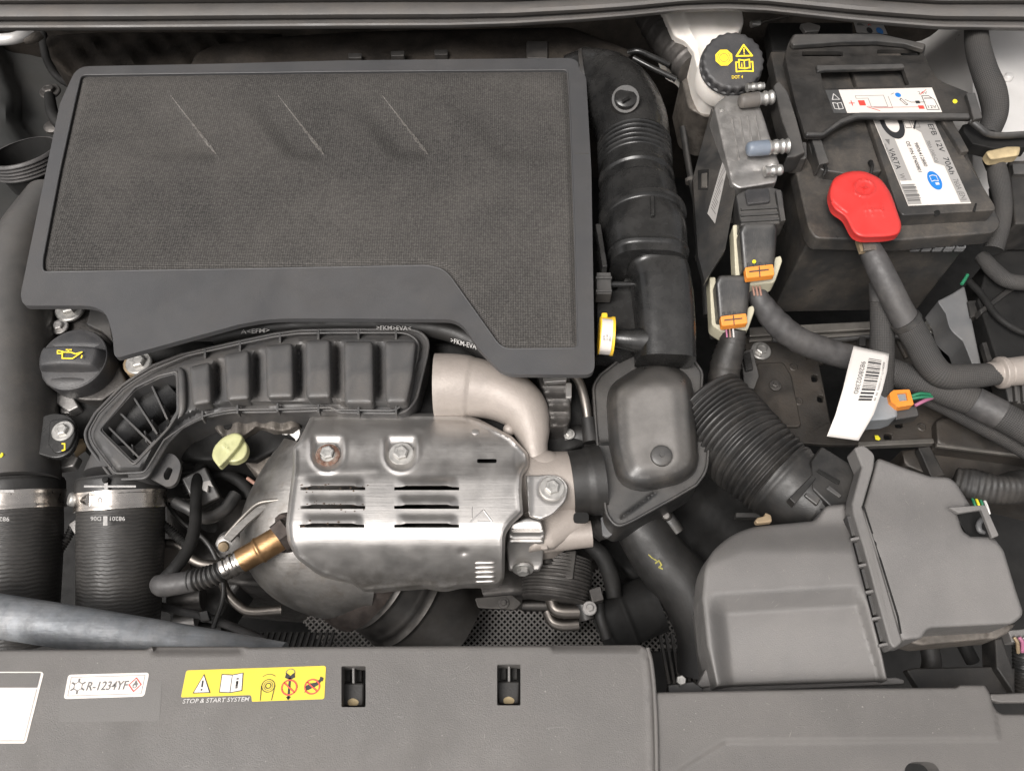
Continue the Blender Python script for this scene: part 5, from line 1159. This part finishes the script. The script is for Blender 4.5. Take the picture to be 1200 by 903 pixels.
tg = thing('barcode_tag', 'curved white paper barcode tag hanging on the loom', 'tag', P(1005, 460, -110))
TL_ = [(1000.5, 405), (994, 430), (988, 455), (979, 486), (969, 511)]; TR_ = [(1042, 414), (1039.5, 435), (1034, 457), (1024, 485), (1006, 516)]
rows = []; NR = 20
def tagpt(u, v):
    t = v * 4; i = min(int(t), 3); f = t - i
    l = [TL_[i][k] * (1 - f) + TL_[i + 1][k] * f for k in (0, 1)]; r = [TR_[i][k] * (1 - f) + TR_[i + 1][k] * f for k in (0, 1)]
    z = -72 - 10 * v + 12 * math.sin(math.pi * v) + 4 * (u - .5) ** 2
    return (l[0] * (1 - u) + r[0] * u, l[1] * (1 - u) + r[1] * u, z)
sheet('paper', [[tagpt(u / 8, v / NR) for u in range(9)] for v in range(NR + 1)], 'paper', tg, solid=.4)
class TagPrint(Print):
    def __init__(s, parent): s.w, s.h, s.parent, s.g, s.lift = 42, 108, parent, {}, 0
    def at(s, x, y, l=0):
        a, b, z = tagpt(x / 42, y / 108); return P(a, b, z + .5 + l * .1)
pr = TagPrint(tg); y = 12.0; rnd = random.Random(3)
while y < 66:
    wd = rnd.choice((.8, .8, 1.6, 2.2)); pr.rect(20, y, 34.5, y + wd, 'ink'); y += wd + rnd.choice((1.0, 1.0, 1.7))
pr.text('9828002380', 12.5, 17, 7.2, 'ink_grey', 90, 42); pr.text('8S8SM.U-T1 1-T11305003 .98 .98', 36.5, 14, 3, 'ink_grey', 90, 52); pr.done()

gc = thing('grey_connector', 'grey plug with orange locking clip beside the barcode tag', 'connector', P(1045, 475, -150))
field('body', [(1012, 452, 4), (1042, 450, 4), (1050, 470), (1052, 488, 3), (1040, 492), (1014, 494, 3)], -120, 'grey_connector', gc, step=4, rnd=4, skirt=26)
slab('black_end', [(1046, 478), (1074, 474, 3), (1078, 487, 3), (1050, 492)], -128, 18, 'satin_black', gc, bevel=2)
slab('orange_clip', [(1042, 461, 2), (1047, 457), (1066, 456, 2), (1071, 474, 2), (1052, 477, 2), (1044, 470)], -112, 12, 'orange_plastic', gc, bevel=1.5, holes=[[(1051, 461), (1062, 460), (1064, 469), (1054, 470)]])
slab('clip_button', [(1051, 460.5), (1062, 459.5), (1064, 469), (1054, 470)], -115, 8, 'grey_connector', gc, bevel=1)
tube('wire', [(1068, 464, -116, 2), (1078, 461, -114, 2), (1090, 462, -120, 2)], 'wire_green', gc, n=8, seg=8)
tube('wire', [(1068, 467, -116, 2), (1080, 465, -114, 2), (1092, 465, -120, 2)], 'wire_green', gc, n=8, seg=8)
tube('wire', [(1072, 475, -118, 2.2), (1082, 470, -116, 2.2), (1092, 466, -122, 2.2)], 'wire_pink', gc, n=8, seg=8)

tr = thing('battery_tray', 'dirty brown grey metal battery tray support with holes', 'battery tray', P(1030, 450, -260))
slab('plate', [(872, 394), (900, 384), (1090, 376), (1100, 420), (1140, 480), (1094, 516), (1006, 521, 3), (972, 521), (930, 518), (880, 470)], -206, 8, 'tray_metal', tr, bevel=1.5,
     holes=[[(960, 426, 2), (1004, 422, 2), (1008, 494, 2), (974, 496, 2)], rect(951, 439, 958, 447, 3), rect(958, 463, 965, 471, 3), rect(1036, 508, 1045, 515, 3), rect(1049, 495, 1058, 501, 3)])
slab('rail', [(878, 383), (1078, 373), (1079, 382), (878, 394)], -196, 12, 'rail_metal', tr, bevel=2)
slab('rail', [(878, 396), (1078, 385), (1078, 389), (878, 400)], -199, 6, 'rail_metal', tr, bevel=1.5)
slab('pressed_pad', [(887, 425, 4), (918, 423, 6), (928, 440), (940, 500, 6), (905, 500, 4), (882, 460)], -201, 6, 'tray_metal', tr, bevel=2.5)
slab('lip', [(1006, 517), (1094, 513, 2), (1096, 519, 2), (1006, 523)], -200, 12, 'rail_metal', tr, bevel=1.5)
bolt(892, 410, -200, 7, tr, 'bolt_zinc'); bolt(909, 451, -196, 4, tr, 'dark_alloy'); bolt(1094, 382, -196, 6, tr, 'bolt_zinc')
pr = Print(tr, [(1022, 510), (1034, 510), (1034, 518), (1022, 518)], -198, 12, 8, lift=3); pr.poly([(2, 1), (6, 1), (9, 5), (7, 7), (3, 6)], 'paint_yellow', nm='paint_spot'); pr.done()
for a, b in (((1012, 400), (1018, 420)), ((1030, 398), (1040, 420)), ((1050, 396), (1062, 420)), ((940, 404), (948, 420))): tube('pressed_rib', [(*a, -205, 3), (*b, -205, 3)], 'tray_metal', tr, n=4, seg=10)
for x_, y_ in ((930, 430), (936, 470), (1072, 402), (1080, 500)): lathe('hole_rim', [(3.2, .8), (5, 1.2), (6.5, 0), (6.5, -1)], P(x_, y_, -205.5), Z, 'tray_metal', tr, seg=18)
cb = thing('clip_block', 'black plastic cable clip block standing on the tray corner', 'clip', P(878, 430, -210))
slab('block', [(868, 412, 2), (882, 408, 2), (890, 440), (884, 456, 2), (872, 452, 2)], -160, 46, 'satin_black', cb, bevel=2)
slab('tongue', [(870, 414), (879, 411), (883, 432), (874, 434)], -154, 10, 'gloss_black', cb, bevel=1.5)
sg = thing('side_member', 'dusty brown side member panel right of the battery tray', 'chassis rail', P(1150, 520, -260))
field('upper_face', [(1096, 492, 6), (1112, 488), (1260, 500), (1260, 545), (1198, 534), (1098, 521)], -190, 'tray_metal', sg, step=7, rnd=3, skirt=30)
slab('bright_edge', [(1098, 519), (1198, 532), (1198, 535), (1098, 522.5)], -188, 6, 'rail_metal', sg, bevel=1)
slab('oval_hole', [(1152, 509, 3), (1168, 508, 3), (1170, 513, 3), (1154, 514, 3)], -186, .6, 'deep_black', sg, bevel=0)
field('front_face', [(1056, 528), (1096, 522), (1198, 536), (1260, 542), (1260, 600), (1108, 565), (1060, 545)], -225, 'tray_metal', sg, step=7, rnd=3, skirt=60)
slab('upright', [(1076, 524), (1090, 522), (1108, 556), (1092, 560)], -210, 14, 'dusty_black', sg, bevel=2)

bh = thing('braided_hose', 'fat braided sleeve hose curving in front of the strut tower', 'hose', P(1155, 100, -40))
tube('braid_sleeve', [(1143, 26, 14, 12), (1146, 56, 18, 13.5), (1154, 84, 14, 14), (1163, 108, 4, 15), (1166, 132, -8, 14), (1158, 158, -22, 12)], 'braid', bh, n=46, seg=28)
b2 = thing('braided_hose', 'narrow braided sleeve hose hanging right of the battery corner', 'hose', P(1170, 240, -100))
tube('braid_sleeve', [(1166, 186, -26, 9), (1170, 208, -30, 11), (1175, 238, -42, 10), (1173, 264, -56, 10), (1164, 292, -72, 11)], 'braid', b2, n=36, seg=24)
tube('black_end', [(1164, 196, -26, 8), (1160, 186, -30, 8)], 'deep_black', b2, n=4, seg=16)
tf = thing('foam_strip', 'short tan foam strip on the right inner wing', 'foam', P(1175, 180, -60))
field('strip', [(1154, 178, 4), (1180, 172), (1196, 172, 3), (1194, 183, 4), (1160, 188, 4)], -4, 'tan_foam', tf, step=3, rnd=4, skirt=10)
bb = thing('fuse_box', 'black plastic fuse box wall in shadow at the right edge', 'fuse box', P(1180, 300, -200))
slab('upper_block', [(1182, 188), (1240, 186), (1240, 262), (1190, 262)], -46, 60, 'dusty_black', bb, bevel=3)
slab('clip', [(1186, 192), (1210, 192), (1210, 204), (1188, 204)], -40, 8, 'satin_black', bb, bevel=1)
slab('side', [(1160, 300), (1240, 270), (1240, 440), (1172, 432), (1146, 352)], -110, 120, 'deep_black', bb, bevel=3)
slab('rib', [(1148, 362), (1200, 322), (1240, 300), (1240, 306), (1202, 329), (1150, 368)], -104, 16, 'dusty_black', bb, bevel=2)
slab('terminal_tab', [(1134, 352), (1152, 351, 2), (1156, 366, 2), (1138, 372)], -118, 18, 'dusty_black', bb, bevel=2)
slab('terminal_tab', [(1151, 401), (1160, 400), (1166, 424), (1158, 425)], -120, 10, 'dusty_black', bb, bevel=1)
slab('ribbed_foot', [(1168, 418), (1240, 425), (1240, 480), (1182, 470)], -118, 30, 'satin_black', bb, bevel=2)
for k in range(4): slab('foot_rib', [(1186 + k * 9, 421), (1190 + k * 9, 421), (1194 + k * 9, 470), (1190 + k * 9, 470)], -112, 10, 'satin_black', bb, bevel=1)
gp2 = thing('grey_shield', 'pale grey plastic shield standing behind the white grommet', 'shield', P(1125, 390, -160))
field('plate', [(1098, 353, 3), (1116, 344), (1130, 335, 3), (1136, 362), (1150, 430, 4), (1140, 430), (1128, 400), (1112, 386, 8), (1108, 368)], -122, 'pale_grey_plastic', gp2, step=5, rnd=2, skirt=40)
tube('green_tab', [(1127, 333, -116, 2), (1134, 322, -114, 2)], 'wire_green', gp2, n=4, seg=8)
cg = thing('conduit', 'dark split conduit bundle right of the filter housing top', 'conduit', P(1160, 575, -240))
tube('conduit_wall', [(1118, 562, -180, 13), (1140, 568, -176, 17), (1172, 572, -174, 18), (1230, 566, -174, 18)], 'dusty_black', cg, n=90, seg=22, rf=lambda s, r, a: r + .45 * math.sin(s * .9) + 1.8 * math.sin(a * 3 + s * .05) + 1.2 * math.sin(s * .09))
for k in range(4): tube('wire', [(1138 + k * 4, 580, -176, 1.6), (1142 + k * 4.5, 590, -172, 1.6), (1146 + k * 4.5, 602, -176, 1.6)], ('wire_green', 'paint_yellow', 'wire_green', 'ink_white')[k], cg, n=6, seg=8)
jb = thing('harness_plug', 'small plug with coloured wires at right edge below filter housing', 'connector', P(1190, 745, -120))
slab('plug', [(1181, 738, 2), (1215, 735), (1215, 752), (1186, 752)], -60, 16, 'filter_plastic', jb, bevel=2)
for k, m_ in enumerate(('brass_tan', 'wire_pink', 'ink_white')): tube('wire', [(1188 + k * 6, 746, -56, 2.2), (1192 + k * 6, 752, -58, 2.2), (1193 + k * 5, 764, -70, 2.2)], m_, jb, n=6, seg=8)
tube('split_conduit', [(1198, 756, -72, 10), (1199, 790, -90, 10), (1200, 815, -100, 10)], 'satin_black', jb, n=70, seg=18, rf=lambda s, r, a: r + 1.2 * math.sin(s * 1.5))
cs = thing('headlamp_bracket', 'dark grey angled bracket between filter housing and front panel', 'bracket', P(1130, 785, -120))
slab('ledge', [(1062, 784), (1072, 782, 2), (1168, 780), (1190, 782), (1190, 812), (1080, 812)], -70, 12, 'dusty_black', cs, bevel=2)
slab('post', [(1166, 748), (1174, 747), (1190, 790), (1188, 812), (1168, 782)], -60, 30, 'dusty_black', cs, bevel=2)
slab('tab', [(1160, 812), (1172, 812), (1260, 808), (1260, 822), (1172, 823), (1162, 820)], 10, 8, 'slam_plastic', cs, bevel=2)
tube('pipe', [(1085, 745, -120, 10), (1092, 775, -130, 11), (1086, 800, -140, 11)], 'dusty_black', cs, n=14, seg=18)
tube('pipe', [(1126, 748, -130, 8), (1140, 775, -140, 8)], 'deep_black', cs, n=8, seg=14)
jm = thing('jumper_label', 'small warning sticker peeking out under the seal above the battery bracket', 'sticker', P(1020, 30, 0))
slab('sticker', [(1000, 24), (1034, 26), (1040, 40), (1004, 38)], -2, .6, 'sticker_grey', jm, bevel=0)
pr = Print(jm, [(1000, 24), (1034, 26), (1040, 40), (1004, 38)], -2, 36, 14, lift=.3); pr.poly([(2, 6), (6, 1), (12, 6)], 'ink_grey'); pr.disc(16, 11, 3.5, 'ink'); pr.disc(28, 11, 4, 'ink_blue'); pr.text('A', 16, 6, 6, 'ink_red'); pr.done()
hg = thing('bonnet_hinge_box', 'black hinge bracket with silver clip behind the battery bracket', 'bracket', P(950, 35, -30))
slab('box', [(900, 26), (1000, 26), (1000, 60), (905, 60)], -40, 30, 'deep_black', hg, bevel=3)
slab('silver_clip', [(938, 28), (948, 26, 2), (962, 30, 2), (960, 36), (944, 37)], -12, 8, 'alloy', hg, bevel=1.5)

# ================================================================== LEFT TOP
rg = thing('ribbed_boot', 'black rubber boot with fine ribbed ring at left edge', 'boot', P(30, 190, -140))
kb_ = S(30, 180, -70)
ro = P(28, 180, -80)
bax = Vector((-.12, .34, 1))
lathe('ribbed_ring', [(47, 4), (50, 4)] + [x for k in range(5) for x in ((52, 2 - k * 5.2), (52.6, .2 - k * 5.2), (49.4, -1.4 - k * 5.2), (49.4, -2.4 - k * 5.2))] + [(46, -26)], ro, bax, 'tape', rg, seg=56)
lathe('boot_cup', [(48, 3.5), (46, -20), (40, -50), (0, -60)], ro, bax, 'deep_black', rg, seg=40)
wt = thing('washer_pipe', 'pale grey bent pipe in the upper left corner', 'pipe', P(20, 45, -80))
tube('pipe', [(-20, 47, -40, 6.5), (10, 46, -40, 6.5), (26, 42, -40, 6.5), (38, 36, -40, 6)], 'silver_paint', wt, n=24, seg=16)
tube('fitting', [(28, 48, -46, 5), (40, 44, -46, 6), (48, 40, -46, 5)], 'dirty_cast', wt, n=10, seg=12)
wc = thing('wing_cable', 'thin black cable arching down behind the engine cover corner', 'cable', P(60, 90, -160))
tube('cable', [(50, 40, -110, 5), (54, 66, -116, 5), (66, 88, -120, 5), (84, 100, -126, 5)], 'deep_black', wc, n=26, seg=12)
wc = thing('wing_cable', 'short thick black cable below the wing bolt at upper left', 'cable', P(64, 132, -160))
tube('cable', [(58, 112, -126, 6), (62, 134, -130, 7), (74, 150, -136, 7)], 'deep_black', wc, n=16, seg=12)
cp = thing('pipe_clip', 'upper of two bent wire clips beside the charge pipe bend', 'clip', P(30, 245, -90), 'wire clips')
tube('wire', [(38, 238, -60, 1.6), (28, 240, -56, 1.6), (25, 246, -58, 1.6), (32, 250, -60, 1.6)], 'rail_metal', cp, n=16, seg=8)
cp = thing('pipe_clip', 'lower of two bent wire clips beside the charge pipe bend', 'clip', P(20, 264, -90), 'wire clips')
tube('wire', [(26, 258, -60, 1.6), (16, 262, -56, 1.6), (17, 268, -58, 1.6), (24, 266, -60, 1.6)], 'rail_metal', cp, n=16, seg=8)

# ================================================================== DEEP IN THE BAY
eb = thing('engine_block', 'dark engine block casting deep below the heat shield', 'engine block', P(330, 640, -480))
field('casting', [(190, 500), (690, 500), (720, 640), (640, 700), (560, 700), (330, 690), (200, 680)], -230, 'dark_alloy', eb, step=14, rnd=8, skirt=200, h=lambda x, y, d: 8 * math.sin(x * .06) * math.sin(y * .08))
al = thing('alternator', 'dark alternator and brackets low behind the front panel', 'alternator', P(240, 720, -320))
tube('body', [(200, 705, -205, 14), (238, 700, -205, 14)], 'dark_alloy', al, n=8, seg=20)
tube('body', [(205, 727, -215, 9), (230, 725, -215, 9)], 'alloy', al, n=6, seg=16)
tube('body', [(225, 742, -235, 10), (262, 738, -235, 10)], 'satin_black', al, n=8, seg=18)
field('bracket', [(186, 640), (210, 636, 3), (214, 680), (200, 700), (188, 690)], -190, 'cream_cast', al, step=4, rnd=3, skirt=40)
field('rear_cover', [(196, 560), (250, 575), (280, 610), (300, 660), (255, 730), (200, 735)], -235, 'satin_black', al, step=8, rnd=6, skirt=60, h=lambda x, y, d: 6 * math.sin(x * .12) * math.sin(y * .14))
lathe('cap', [(0, 3), (12, 2), (17, -2), (18, -16)], P(268, 641, -165), Vector((.2, -.5, .8)), 'alloy', al, seg=26)
lathe('cap_core', [(0, 4), (6, 3), (7, -1)], P(262, 640, -160), Vector((.2, -.5, .8)), 'brass_tan', al, seg=18)
f1 = thing('fuel_pipe', 'bent steel pipe passing behind the oxygen sensor', 'pipe', P(230, 650, -200))
tube('pipe', [(182, 637, -150, 5.5), (202, 637, -150, 5.5), (214, 642, -150, 5.5), (224, 654, -152, 5.5), (242, 661, -155, 5.5), (275, 660, -158, 5.5)], 'pipe_steel', f1, n=44, seg=14)
f2 = thing('coolant_pipe', 'bent steel pipe curving under the catalytic converter', 'pipe', P(300, 710, -240))
tube('pipe', [(258, 676, -175, 5.5), (266, 694, -180, 5.5), (278, 708, -186, 5.5), (294, 716, -190, 5.5), (330, 714, -196, 6)], 'pipe_steel', f2, n=36, seg=14)
c5 = thing('corrugated_conduit', 'dark corrugated conduit dropping beside the dipstick', 'conduit', P(235, 530, -180))
tube('conduit_wall', [(258, 488, -110, 13), (242, 502, -115, 15), (230, 525, -122, 16), (226, 552, -132, 16), (232, 575, -145, 15)], 'deep_black', c5, n=110, seg=22, rf=lambda s, r, a: r + 1.3 * math.sin(s * 1.25))
c6 = thing('sensor_plug', 'black sensor plug with white clip and yellow dot', 'connector', P(235, 580, -160))
box('plug', *orient(237, 572, -118, 30, 20), 16, 22, 10, 'satin_black', c6, bevel=3)
slab('white_clip', [(238, 564), (246, 562), (250, 570), (244, 568), (243, 576), (236, 573)], -104, 5, 'sticker_grey', c6, bevel=.8)
lathe('yellow_dot', [(0, 1), (3.5, .8), (4, -1)], P(226, 595, -106), Z, 'paint_yellow', c6, seg=14)
tube('wire', [(205, 588, -118, 7), (222, 596, -116, 7), (240, 606, -122, 8), (262, 598, -130, 8), (276, 580, -138, 8)], 'satin_black', c6, n=26, seg=14)
c7 = thing('thin_conduit', 'thin black corrugated conduit left of the corded hose', 'conduit', P(75, 630, -180))
tube('conduit_wall', [(88, 612, -130, 4.5), (80, 628, -135, 4.5), (68, 648, -142, 4.5)], 'satin_black', c7, n=60, seg=14, rf=lambda s, r, a: r + .8 * math.sin(s * 1.9))
slab('lug', [(80, 614), (92, 606, 2), (96, 616), (88, 626, 2)], -122, 6, 'alloy', c7, bevel=1.5)
c7b = thing('thin_conduit', 'thin black corrugated conduit right of the corded hose', 'conduit', P(205, 626, -160))
tube('conduit_wall', [(188, 612, -120, 5), (205, 626, -126, 5), (220, 640, -130, 5)], 'deep_black', c7b, n=50, seg=14, rf=lambda s, r, a: r + .8 * math.sin(s * 1.9))
kn = thing('knock_wiring', 'tangle of black wiring behind the dipstick handle', 'wiring', P(300, 550, -200))
tube('wire', [(282, 530, -118, 7), (300, 530, -122, 8), (318, 545, -130, 8), (322, 566, -136, 7)], 'deep_black', kn, n=24, seg=14)
tube('wire', [(240, 560, -140, 6), (262, 556, -140, 7), (284, 566, -144, 7), (300, 590, -150, 6)], 'deep_black', kn, n=24, seg=14)
tube('wire', [(290, 560, -132, 2.2), (304, 570, -130, 2.2)], 'wire_copper', kn, n=6, seg=8)

ms = thing('mesh_guard', 'diamond mesh guard deep below between pulley and front panel', 'mesh', P(590, 735, -400))
def mesh_guard():
    V = []; F = []
    def bar(a, b, wd, z):
        d = (b - a).normalized(); n = Vector((-d.y, d.x, 0)) * wd; o = len(V)
        for p in (a, b):
            for s_ in (-1, 1):
                for dz in (0, -.002): V.append(p + n * s_ + Vector((0, 0, z + dz)))
        F.extend([(o, o + 2, o + 6, o + 4), (o, o + 1, o + 5, o + 4), (o + 2, o + 3, o + 7, o + 6)])
    c = P(595, 728, -300); L = .20
    for k in range(-34, 35):
        for s_ in (1, -1):
            d = Vector((.707, .707 * s_, 0)); n = Vector((-d.y, d.x, 0)); p = c + n * (k * .0058)
            bar(p - d * L, p + d * L, 0.0010, .001 if s_ > 0 else 0)
    return mk('wires', V, F, 'mesh_metal', ms, sharp=30, kind='stuff')
mesh_guard()
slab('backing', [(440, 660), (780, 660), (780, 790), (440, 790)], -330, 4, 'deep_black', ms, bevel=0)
pu = thing('tensioner_pulley', 'dark ribbed pulley housing under the turbo outlet', 'pulley', P(655, 690, -250))
tube('ribbed_body', [(655, 655, -190, 38), (653, 678, -192, 40), (650, 704, -195, 38)], 'dark_alloy', pu, n=60, seg=36, rf=lambda s, r, a: r + 1.0 * math.sin(s * 1.5))
tube('arm', [(640, 645, -160, 13), (640, 662, -162, 14)], 'dark_steel', pu, n=6, seg=18)
slab('screw_tab', [(662, 645), (676, 644), (672, 678, 2), (662, 678, 2)], -150, 10, 'dark_steel', pu, bevel=2)
p5 = thing('coolant_elbow', 'pair of grey bent coolant pipes beneath the pulley', 'pipe', P(665, 720, -260))
tube('pipe', [(646, 700, -205, 8), (650, 712, -205, 8), (660, 716, -205, 8), (681, 716, -205, 8)], 'pipe_steel', p5, n=24, seg=18)
tube('pipe', [(642, 716, -220, 7), (648, 728, -220, 7), (660, 732, -220, 7), (678, 731, -220, 7)], 'pipe_steel', p5, n=24, seg=18)
tube('pipe', [(612, 709, -215, 7), (642, 709, -215, 7)], 'dark_steel', p5, n=6, seg=16)
tube('clip', [(681, 700, -200, 9), (688, 726, -205, 9)], 'satin_black', p5, n=6, seg=12)
ph = thing('intercooler_hose', 'black rubber hose with yellow chalk marks below the resonator', 'hose', P(780, 690, -260))
tube('hose_wall', [(738, 590, -150, 28), (752, 620, -160, 30), (776, 656, -175, 33), (806, 690, -190, 36), (826, 740, -210, 34), (824, 790, -230, 30)], 'rubber', ph, n=50, seg=32)
pr = Print(ph, [(755, 646), (785, 650), (785, 672), (755, 668)], -132, 30, 20, lift=1); pr.stroke([(5, 3), (9, 6), (14, 8)], 1.2, 'chalk_yellow'); pr.stroke([(13, 11), (17, 8), (20, 12), (17, 15), (21, 16)], 1.6, 'chalk_yellow'); pr.done()
pk = thing('coolant_pump', 'black round coolant pump housing low beside the hose', 'pump', P(740, 720, -280))
tube('body', [(700, 735, -240, 30), (730, 722, -232, 34), (770, 706, -225, 34)], 'deep_black', pk, n=40, seg=32, rf=lambda s, r, a: r + 3 * math.exp(-((s - 14) / 3) ** 2) + 3 * math.exp(-((s - 40) / 3) ** 2))
tube('hose', [(690, 700, -210, 6), (700, 702, -205, 7), (704, 724, -205, 7), (712, 748, -210, 7)], 'rubber', pk, n=24, seg=14)
sg2 = thing('gearbox', 'dark gearbox casting in shadow between hose and filter housing', 'gearbox', P(840, 640, -360))
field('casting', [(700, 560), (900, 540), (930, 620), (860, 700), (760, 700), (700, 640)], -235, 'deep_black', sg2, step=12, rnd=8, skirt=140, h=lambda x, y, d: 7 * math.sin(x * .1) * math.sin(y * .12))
bolt(782, 604, -190, 5, sg2, 'dark_alloy'); slab('ledge', rect(862, 600, 905, 606, 2), -170, 10, 'satin_black', sg2, bevel=1)
bx = thing('brass_clip', 'tiny brass coloured clip on top edge of filter housing', 'clip', P(895, 608, -40))
slab('clip_body', [(885, 609), (888, 606), (896, 604, 2), (897, 600), (904, 603, 2), (905, 611, 2), (887, 613, 2)], -12, 8, 'brass_tan', bx, bevel=1.2)
rs = thing('radiator_shroud', 'dark radiator shroud grille deep behind the front panel', 'shroud', P(300, 780, -300))
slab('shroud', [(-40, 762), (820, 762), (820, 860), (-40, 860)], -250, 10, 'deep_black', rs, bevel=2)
for k in range(28): slab('rib', [(200 + k * 7, 740), (203 + k * 7, 740), (195 + k * 7, 766), (192 + k * 7, 766)], -244, 6, 'dusty_black', rs, bevel=0)
for k in range(10): slab('rib', [(772 + k * 7, 742), (775 + k * 7, 742), (786 + k * 6, 800), (783 + k * 6, 800)], -244, 6, 'dusty_black', rs, bevel=0)
# ------------------------------------------------------------------ small things in the gaps
def wire_run(name, label, cat_n, ctrl, m, n=30, seg=12, rf=None):
    t = thing(name, label, cat_n, P(ctrl[0][0], ctrl[0][1], ctrl[0][2] - 15))
    tube('run', ctrl, m, t, n=n, seg=seg, rf=rf); return t
w1 = wire_run('sensor_cable', 'thin black cable in the slot between intake pipe and control unit', 'cable', [(800, 150, -90, 4), (808, 200, -95, 4), (818, 250, -100, 4), (824, 310, -110, 4), (828, 370, -120, 4)], 'satin_black', 40)
for y_ in (210, 300): tube('tie', [(interp(y_, [(150, 800), (370, 828)]) + 1, y_, -97, 6), (interp(y_, [(150, 800), (370, 828)]) + 1.6, y_ + 4, -98, 6)], 'grey_cap', w1, n=4, seg=14)
wire_run('coolant_hose', 'black coolant hose dipping under the turbo outlet', 'hose', [(690, 636, -170, 9), (706, 652, -176, 10), (716, 676, -184, 10), (720, 700, -190, 9)], 'deep_black', 30, 16)
wb = wire_run('thin_harness', 'thin taped harness below the oxygen sensor boot', 'harness', [(188, 710, -190, 5), (214, 716, -188, 5), (240, 722, -192, 5), (275, 735, -200, 5), (310, 750, -208, 5)], 'tape', 36)
slab('clip', [(232, 716), (243, 714), (246, 726), (235, 728)], -182, 8, 'satin_black', wb, bevel=1.5)
wire_run('ground_wire', 'thin black ground wire crossing beside the alternator', 'cable', [(196, 590, -150, 3), (214, 612, -150, 3), (246, 640, -156, 3), (262, 690, -168, 3), (250, 735, -190, 3)], 'satin_black', 40, 10)
wc2 = thing('small_bracket', 'small stamped bracket with bolt above the mesh guard', 'bracket', P(610, 700, -220))
slab('plate', [(556, 700, 3), (600, 696, 3), (612, 706, 3), (604, 714, 3), (560, 712, 3)], -190, 5, 'dark_steel', wc2, bevel=1)
bolt(590, 706, -188, 4, wc2, 'dark_alloy')
wd = thing('bracket_plug', 'small grey plug with bolt low between turbo outlet and hose', 'plug', P(706, 660, -240))
slab('plug', [(690, 690, 2), (704, 686, 2), (708, 702, 2), (694, 706, 2)], -176, 14, 'dark_alloy', wd, bevel=2)
bolt(691, 712, -176, 5, wd, 'alloy')
we = thing('gearbox_switch', 'dark switch with silver tip under the resonator box', 'switch', P(790, 610, -230))
tube('body', [(776, 600, -150, 9), (786, 612, -154, 9), (794, 624, -158, 8)], 'satin_black', we, n=12, seg=16)
lathe('tip', [(0, 5), (4, 4.5), (6, 2), (6.5, -6)], P(781, 604, -138), Vector((-.3, -.3, 1)), 'dark_alloy', we, seg=16)
wf = thing('tray_cable', 'thin black cable lying along the battery tray rail', 'cable', P(950, 400, -210))
tube('run', [(905, 398, -190, 3.2), (940, 402, -190, 3.2), (985, 398, -190, 3.2), (1035, 394, -190, 3.2), (1085, 398, -190, 3.2)], 'satin_black', wf, n=36, seg=10)
for x_ in (940, 1010): slab('clip', rect(x_ - 3, 394, x_ + 5, 405, 1.5), -184, 10, 'dusty_black', wf, bevel=1)
wg = thing('wing_harness', 'dark wiring harness in shadow right of the battery', 'harness', P(1180, 320, -180))
tube('run', [(1150, 300, -100, 8), (1166, 318, -96, 9), (1186, 330, -92, 9), (1230, 332, -90, 9)], 'braid', wg, n=26, seg=16)
tube('run', [(1136, 330, -112, 4), (1150, 345, -106, 4), (1170, 372, -100, 4), (1200, 390, -98, 4), (1230, 392, -96, 4)], 'deep_black', wg, n=30, seg=10)
# ------------------------------------------------------------------ scuffs, grit and hairline scratches on the big plastic faces
def scuffs(parent, poly, zf, n, seed, holes=()):
    rg = random.Random(seed); V = []; F = []; a = np.array(poly); lo, hi = a.min(0), a.max(0); k = 0
    while k < n:
        x, y = rg.uniform(lo[0], hi[0]), rg.uniform(lo[1], hi[1])
        if not inside([(x, y)], poly)[0] or any(x0 < x < x1 and y0 < y < y1 for x0, y0, x1, y1 in holes): continue
        k += 1; o = len(V)
        if k % 9 == 0:
            t = rg.uniform(0, 6.28); l = rg.uniform(3, 14); w_ = rg.uniform(.12, .28)
            q = [(x - math.cos(t) * l / 2, y - math.sin(t) * l / 2), (x - math.sin(t) * w_, y + math.cos(t) * w_), (x + math.cos(t) * l / 2, y + math.sin(t) * l / 2), (x + math.sin(t) * w_, y - math.cos(t) * w_)]
        else:
            r = .18 + abs(rg.gauss(0, .28)); q = [(x + r * rg.uniform(.6, 1.3) * math.cos(6.283 * i / 5), y + r * rg.uniform(.6, 1.3) * math.sin(6.283 * i / 5)) for i in range(5)]
        V += [P(u, v, zf(u, v) + .12) for u, v in q]; F.append(tuple(range(o, o + len(q))))
    mk('scuffs', V, F, 'scuff', parent, flat=True, kind='stuff')
scuffs(sp, [(-10, 770), (745, 770), (758, 900), (-10, 905)], lambda x, y: 20, 330, 5, [(-50, 784, 54, 873), (70, 784, 180, 822), (206, 776, 386, 830), (396, 776, 432, 832), (578, 774, 614, 830)])
scuffs(sp, [(790, 815), (1140, 812), (1150, 860), (860, 862), (800, 890)], lambda x, y: 13 + sr_h(x, y, 40), 130, 6)
scuffs(af, [(1040, 570), (1100, 572), (1150, 650), (1180, 715), (1075, 725), (1040, 640)], lambda x, y: 4 + rc_h(x, y, 40), 120, 7)
scuffs(af, [(850, 650), (970, 625), (1010, 720), (1025, 785), (860, 790)], lambda x, y: 2 + fc_h(x, y, 40), 120, 8)
